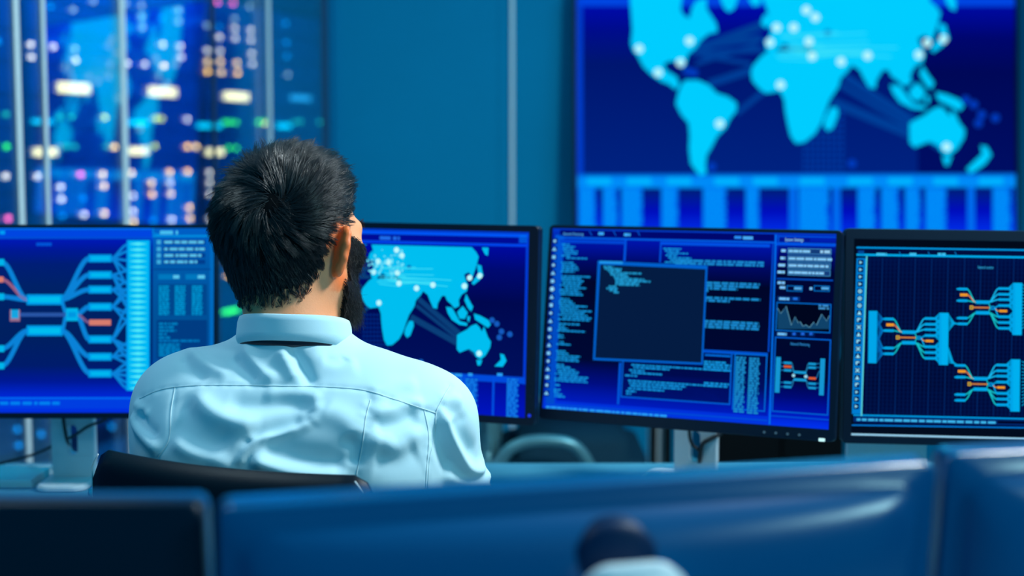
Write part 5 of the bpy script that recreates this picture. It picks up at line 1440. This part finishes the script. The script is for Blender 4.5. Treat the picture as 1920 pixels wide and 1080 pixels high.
# hair ---------------------------------------------------------------
hv = toH(bv); hn = bn @ HR
rad = np.sqrt((hv[:, 0] / 0.0755) ** 2 + ((hv[:, 1] + 0.008) / 0.096) ** 2 + ((hv[:, 2] - 0.03) / 0.088) ** 2)
az = np.degrees(np.arctan2(np.abs(hv[:, 0]), -hv[:, 1]))          # 0 at the back, 90 at the ears, 180 at the brow
line = np.interp(az, [0, 25, 45, 62, 72, 80, 92, 100, 106, 112, 125, 150, 180], [-0.092, -0.090, -0.080, -0.064, -0.034, 0.022, 0.026, 0.018, 0.000, 0.030, 0.045, 0.066, 0.068])
ear = (np.abs(hv[:, 0]) > 0.070) & (hv[:, 1] > -0.026) & (hv[:, 1] < 0.024) & (hv[:, 2] > -0.05) & (hv[:, 2] < 0.026)
headz = (hv[:, 2] > -0.12) & (np.abs(hv[:, 0]) < 0.105) & (np.abs(hv[:, 1]) < 0.14)
above = hv[:, 2] - line
hmask = headz & (above > 0) & ~ear
W0 = np.array([0.040, -0.086, 0.048])                             # crown whorl
def strands(v0, n0, length, direc, lift, curl, width, rng, segs=5):
    N = len(v0)
    t = np.linspace(0, 1, segs + 1)
    pts = np.zeros((N, segs + 1, 3))
    side = np.cross(n0, direc)
    for i, q in enumerate(t):
        pts[:, i] = v0 + direc * (length * q)[:, None] + n0 * (lift * (q - 0.55 * q * q) * 1.6)[:, None] + side * (curl * q * q)[:, None]
    return pts
def ribbons(pts, width):
    """three sided tapering hairs"""
    N, S, _ = pts.shape
    tan = np.gradient(pts, axis=1); tan /= np.maximum(np.linalg.norm(tan, axis=2, keepdims=True), 1e-9)
    ref = np.array([0.3, 0.5, 0.81]); s1 = np.cross(tan, ref); s1 /= np.maximum(np.linalg.norm(s1, axis=2, keepdims=True), 1e-9)
    s2 = np.cross(tan, s1)
    tp = np.linspace(1, 0.25, S)[None, :, None] * np.reshape(width, (-1, 1, 1))
    V = np.stack([pts + tp * (math.cos(a) * s1 + math.sin(a) * s2) for a in (0, 2.094, 4.189)], 2)     # N,S,3,3
    base = (np.arange(N) * S * 3)[:, None, None]
    i = (np.arange(S - 1) * 3)[None, :, None]; k = np.arange(3)[None, None, :]; k2 = (k + 1) % 3
    f = np.stack([base + i + k, base + i + k2, base + i + 3 + k2, base + i + 3 + k], -1).reshape(-1, 4)
    return V.reshape(-1, 3), f
rng = np.random.default_rng(4)
cand = np.where(hmask & (above > rng.random(len(above)) ** 1.5 * 0.030))[0]
# skull surface in head space that the hair must stay above
def hair_set(cand, count):
    pick = rng.choice(cand, count)
    p, n = hv[pick].copy(), hn[pick]
    p += rng.normal(0, 0.0015, p.shape); ab = above[pick]
    top = np.clip((p[:, 2] + 0.01) / 0.09, 0, 1)
    L = 0.004 + 0.024 * np.clip(ab / 0.080, 0, 1) + 0.018 * top
    d = p - W0
    dist = np.linalg.norm(d, axis=1)
    d -= n * (d * n).sum(1)[:, None]; d /= np.maximum(np.linalg.norm(d, axis=1), 1e-6)[:, None]
    sw = np.cross(n, d)
    k = np.exp(-dist / 0.05)
    clump = np.sin(p[:, 0] * 330 + np.cos(p[:, 2] * 240) * 2) * np.cos(p[:, 2] * 300 + p[:, 1] * 260)
    d = d + sw * (1.9 * k + 0.25 + 0.30 * clump)[:, None]
    low = np.clip((0.045 - p[:, 2]) / 0.06, 0, 1)
    d[:, 2] -= low * 0.9
    fr = np.clip((p[:, 2] - 0.052) / 0.03, 0, 1); d[:, 0] += fr * 0.9; d[:, 1] += fr * 0.5
    d += rng.normal(0, 0.09, d.shape)
    d -= n * (d * n).sum(1)[:, None] * 0.9; d /= np.maximum(np.linalg.norm(d, axis=1), 1e-6)[:, None]
    L = L * rng.uniform(0.6, 1.15, count)
    lift = (0.003 + 0.30 * L * (0.42 + 0.8 * top)) * rng.uniform(0.6, 1.25, count) * (1 + 0.35 * clump)
    curl = rng.normal(0, 0.0015, count)
    P = strands(p + n * 0.0005, n, L, d, lift, curl, None, rng)
    # keep tips outside the skull
    c = np.array([0, -0.008, 0.03]); r = np.array([0.0765, 0.097, 0.089])
    q = (P - c) / r; m = np.linalg.norm(q, axis=2, keepdims=True); zz = P[:, :, 2:3]
    ok = (zz > -0.01)
    mn = 1.0 + 0.045 * np.linspace(0, 1, P.shape[1])[None, :, None]
    P = np.where(ok & (m < mn), c + q / m * mn * r, P)
    return P
# locks: loose hairs gather towards guide hairs
G = hair_set(cand, 1300)
P = hair_set(cand, 28000)
ridx = np.zeros(len(P), int)
for a in range(0, len(P), 2000):
    ridx[a:a + 2000] = ((P[a:a + 2000, None, 0] - G[None, :, 0]) ** 2).sum(2).argmin(1)
tt = np.linspace(0, 1, P.shape[1])[None, :, None]
pull = 0.82 * rng.uniform(0.5, 1.0, (len(P), 1, 1))
P = P + (G[ridx] - P) * pull * tt ** 0.9
wv, wf = ribbons(P, rng.uniform(0.00030, 0.00055, len(P)))
hair = mesh_obj('hair', HC + (wv * HS) @ HR.T, wf, M['hair'], person, ID)
tag(hair, 'short dark swept hair with a crown whorl')
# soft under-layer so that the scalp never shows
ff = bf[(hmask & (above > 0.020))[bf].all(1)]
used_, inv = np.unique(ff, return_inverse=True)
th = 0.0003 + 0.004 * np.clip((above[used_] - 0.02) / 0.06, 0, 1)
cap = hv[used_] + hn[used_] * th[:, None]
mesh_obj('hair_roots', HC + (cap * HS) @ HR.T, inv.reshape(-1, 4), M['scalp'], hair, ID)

# beard ----------------------------------------------------------------
jaw = headz & (hv[:, 2] < np.interp(np.abs(hv[:, 0]), [0, 0.022, 0.03, 0.05, 0.058, 0.075], [-0.040, -0.040, -0.044, -0.038, -0.012, 0.012])) & (hv[:, 2] > -0.104) & (hv[:, 1] > np.interp(hv[:, 2], [-0.12, -0.06, -0.02, 0.03], [0.030, 0.012, 0.016, 0.018])) & ~ear
lips = (np.abs(hv[:, 0]) < 0.024) & (hv[:, 2] < -0.050) & (hv[:, 2] > -0.073) & (hv[:, 1] > 0.08)
cand = np.where(jaw & ~lips)[0]
n_ = 9000
pick = rng.choice(cand, n_); p, n = hv[pick] + rng.normal(0, 0.001, (n_, 3)), hn[pick]
low = np.clip((-0.01 - p[:, 2]) / 0.07, 0, 1)
L = (0.005 + 0.015 * low) * rng.uniform(0.6, 1.2, n_)
d = np.stack([np.sign(p[:, 0]) * 0.15, 0.25 + 0 * L, -0.9 + 0 * L], 1) + rng.normal(0, 0.25, (n_, 3))
d -= n * (d * n).sum(1)[:, None] * 0.6; d /= np.linalg.norm(d, axis=1)[:, None]
P = strands(p, n, L, d, L * 0.6, rng.normal(0, 0.004, n_), None, rng)
wv, wf = ribbons(P, rng.uniform(0.00022, 0.00038, n_))
jm = jaw & ~lips
ff = bf[jm[bf].all(1)]; used_, inv = np.unique(ff, return_inverse=True)
cap = hv[used_] + hn[used_] * (0.001 + 0.007 * np.clip((-0.02 - hv[used_][:, 2]) / 0.05, 0, 1))[:, None]
allv = np.concatenate([cap, wv]); allf = np.concatenate([inv.reshape(-1, 4), wf + len(cap)])
tag(mesh_obj('beard', HC + (allv * HS) @ HR.T, allf, M['beard'], person, ID), 'full dark beard')
# eyebrows
for s in (-1, 1):
    m_ = headz & (np.abs(hv[:, 2] - 0.026 - 0.002 * np.cos(hv[:, 0] * 60)) < 0.0045) & (hv[:, 0] * s > 0.010) & (hv[:, 0] * s < 0.052) & (hv[:, 1] > 0.05)
    c_ = np.where(m_)[0]
    if len(c_):
        pk = rng.choice(c_, 250); dd = np.stack([np.full(250, s * 0.9), np.full(250, -0.2), rng.normal(0.1, 0.25, 250)], 1)
        P = strands(hv[pk], hn[pk], np.full(250, 0.008), dd, np.full(250, 0.002), np.zeros(250), None, rng, 3)
        wv, wf = ribbons(P, np.full(250, 0.0003)); mesh_obj('eyebrow', HC + (wv * HS) @ HR.T, wf, M['beard'], person, ID)
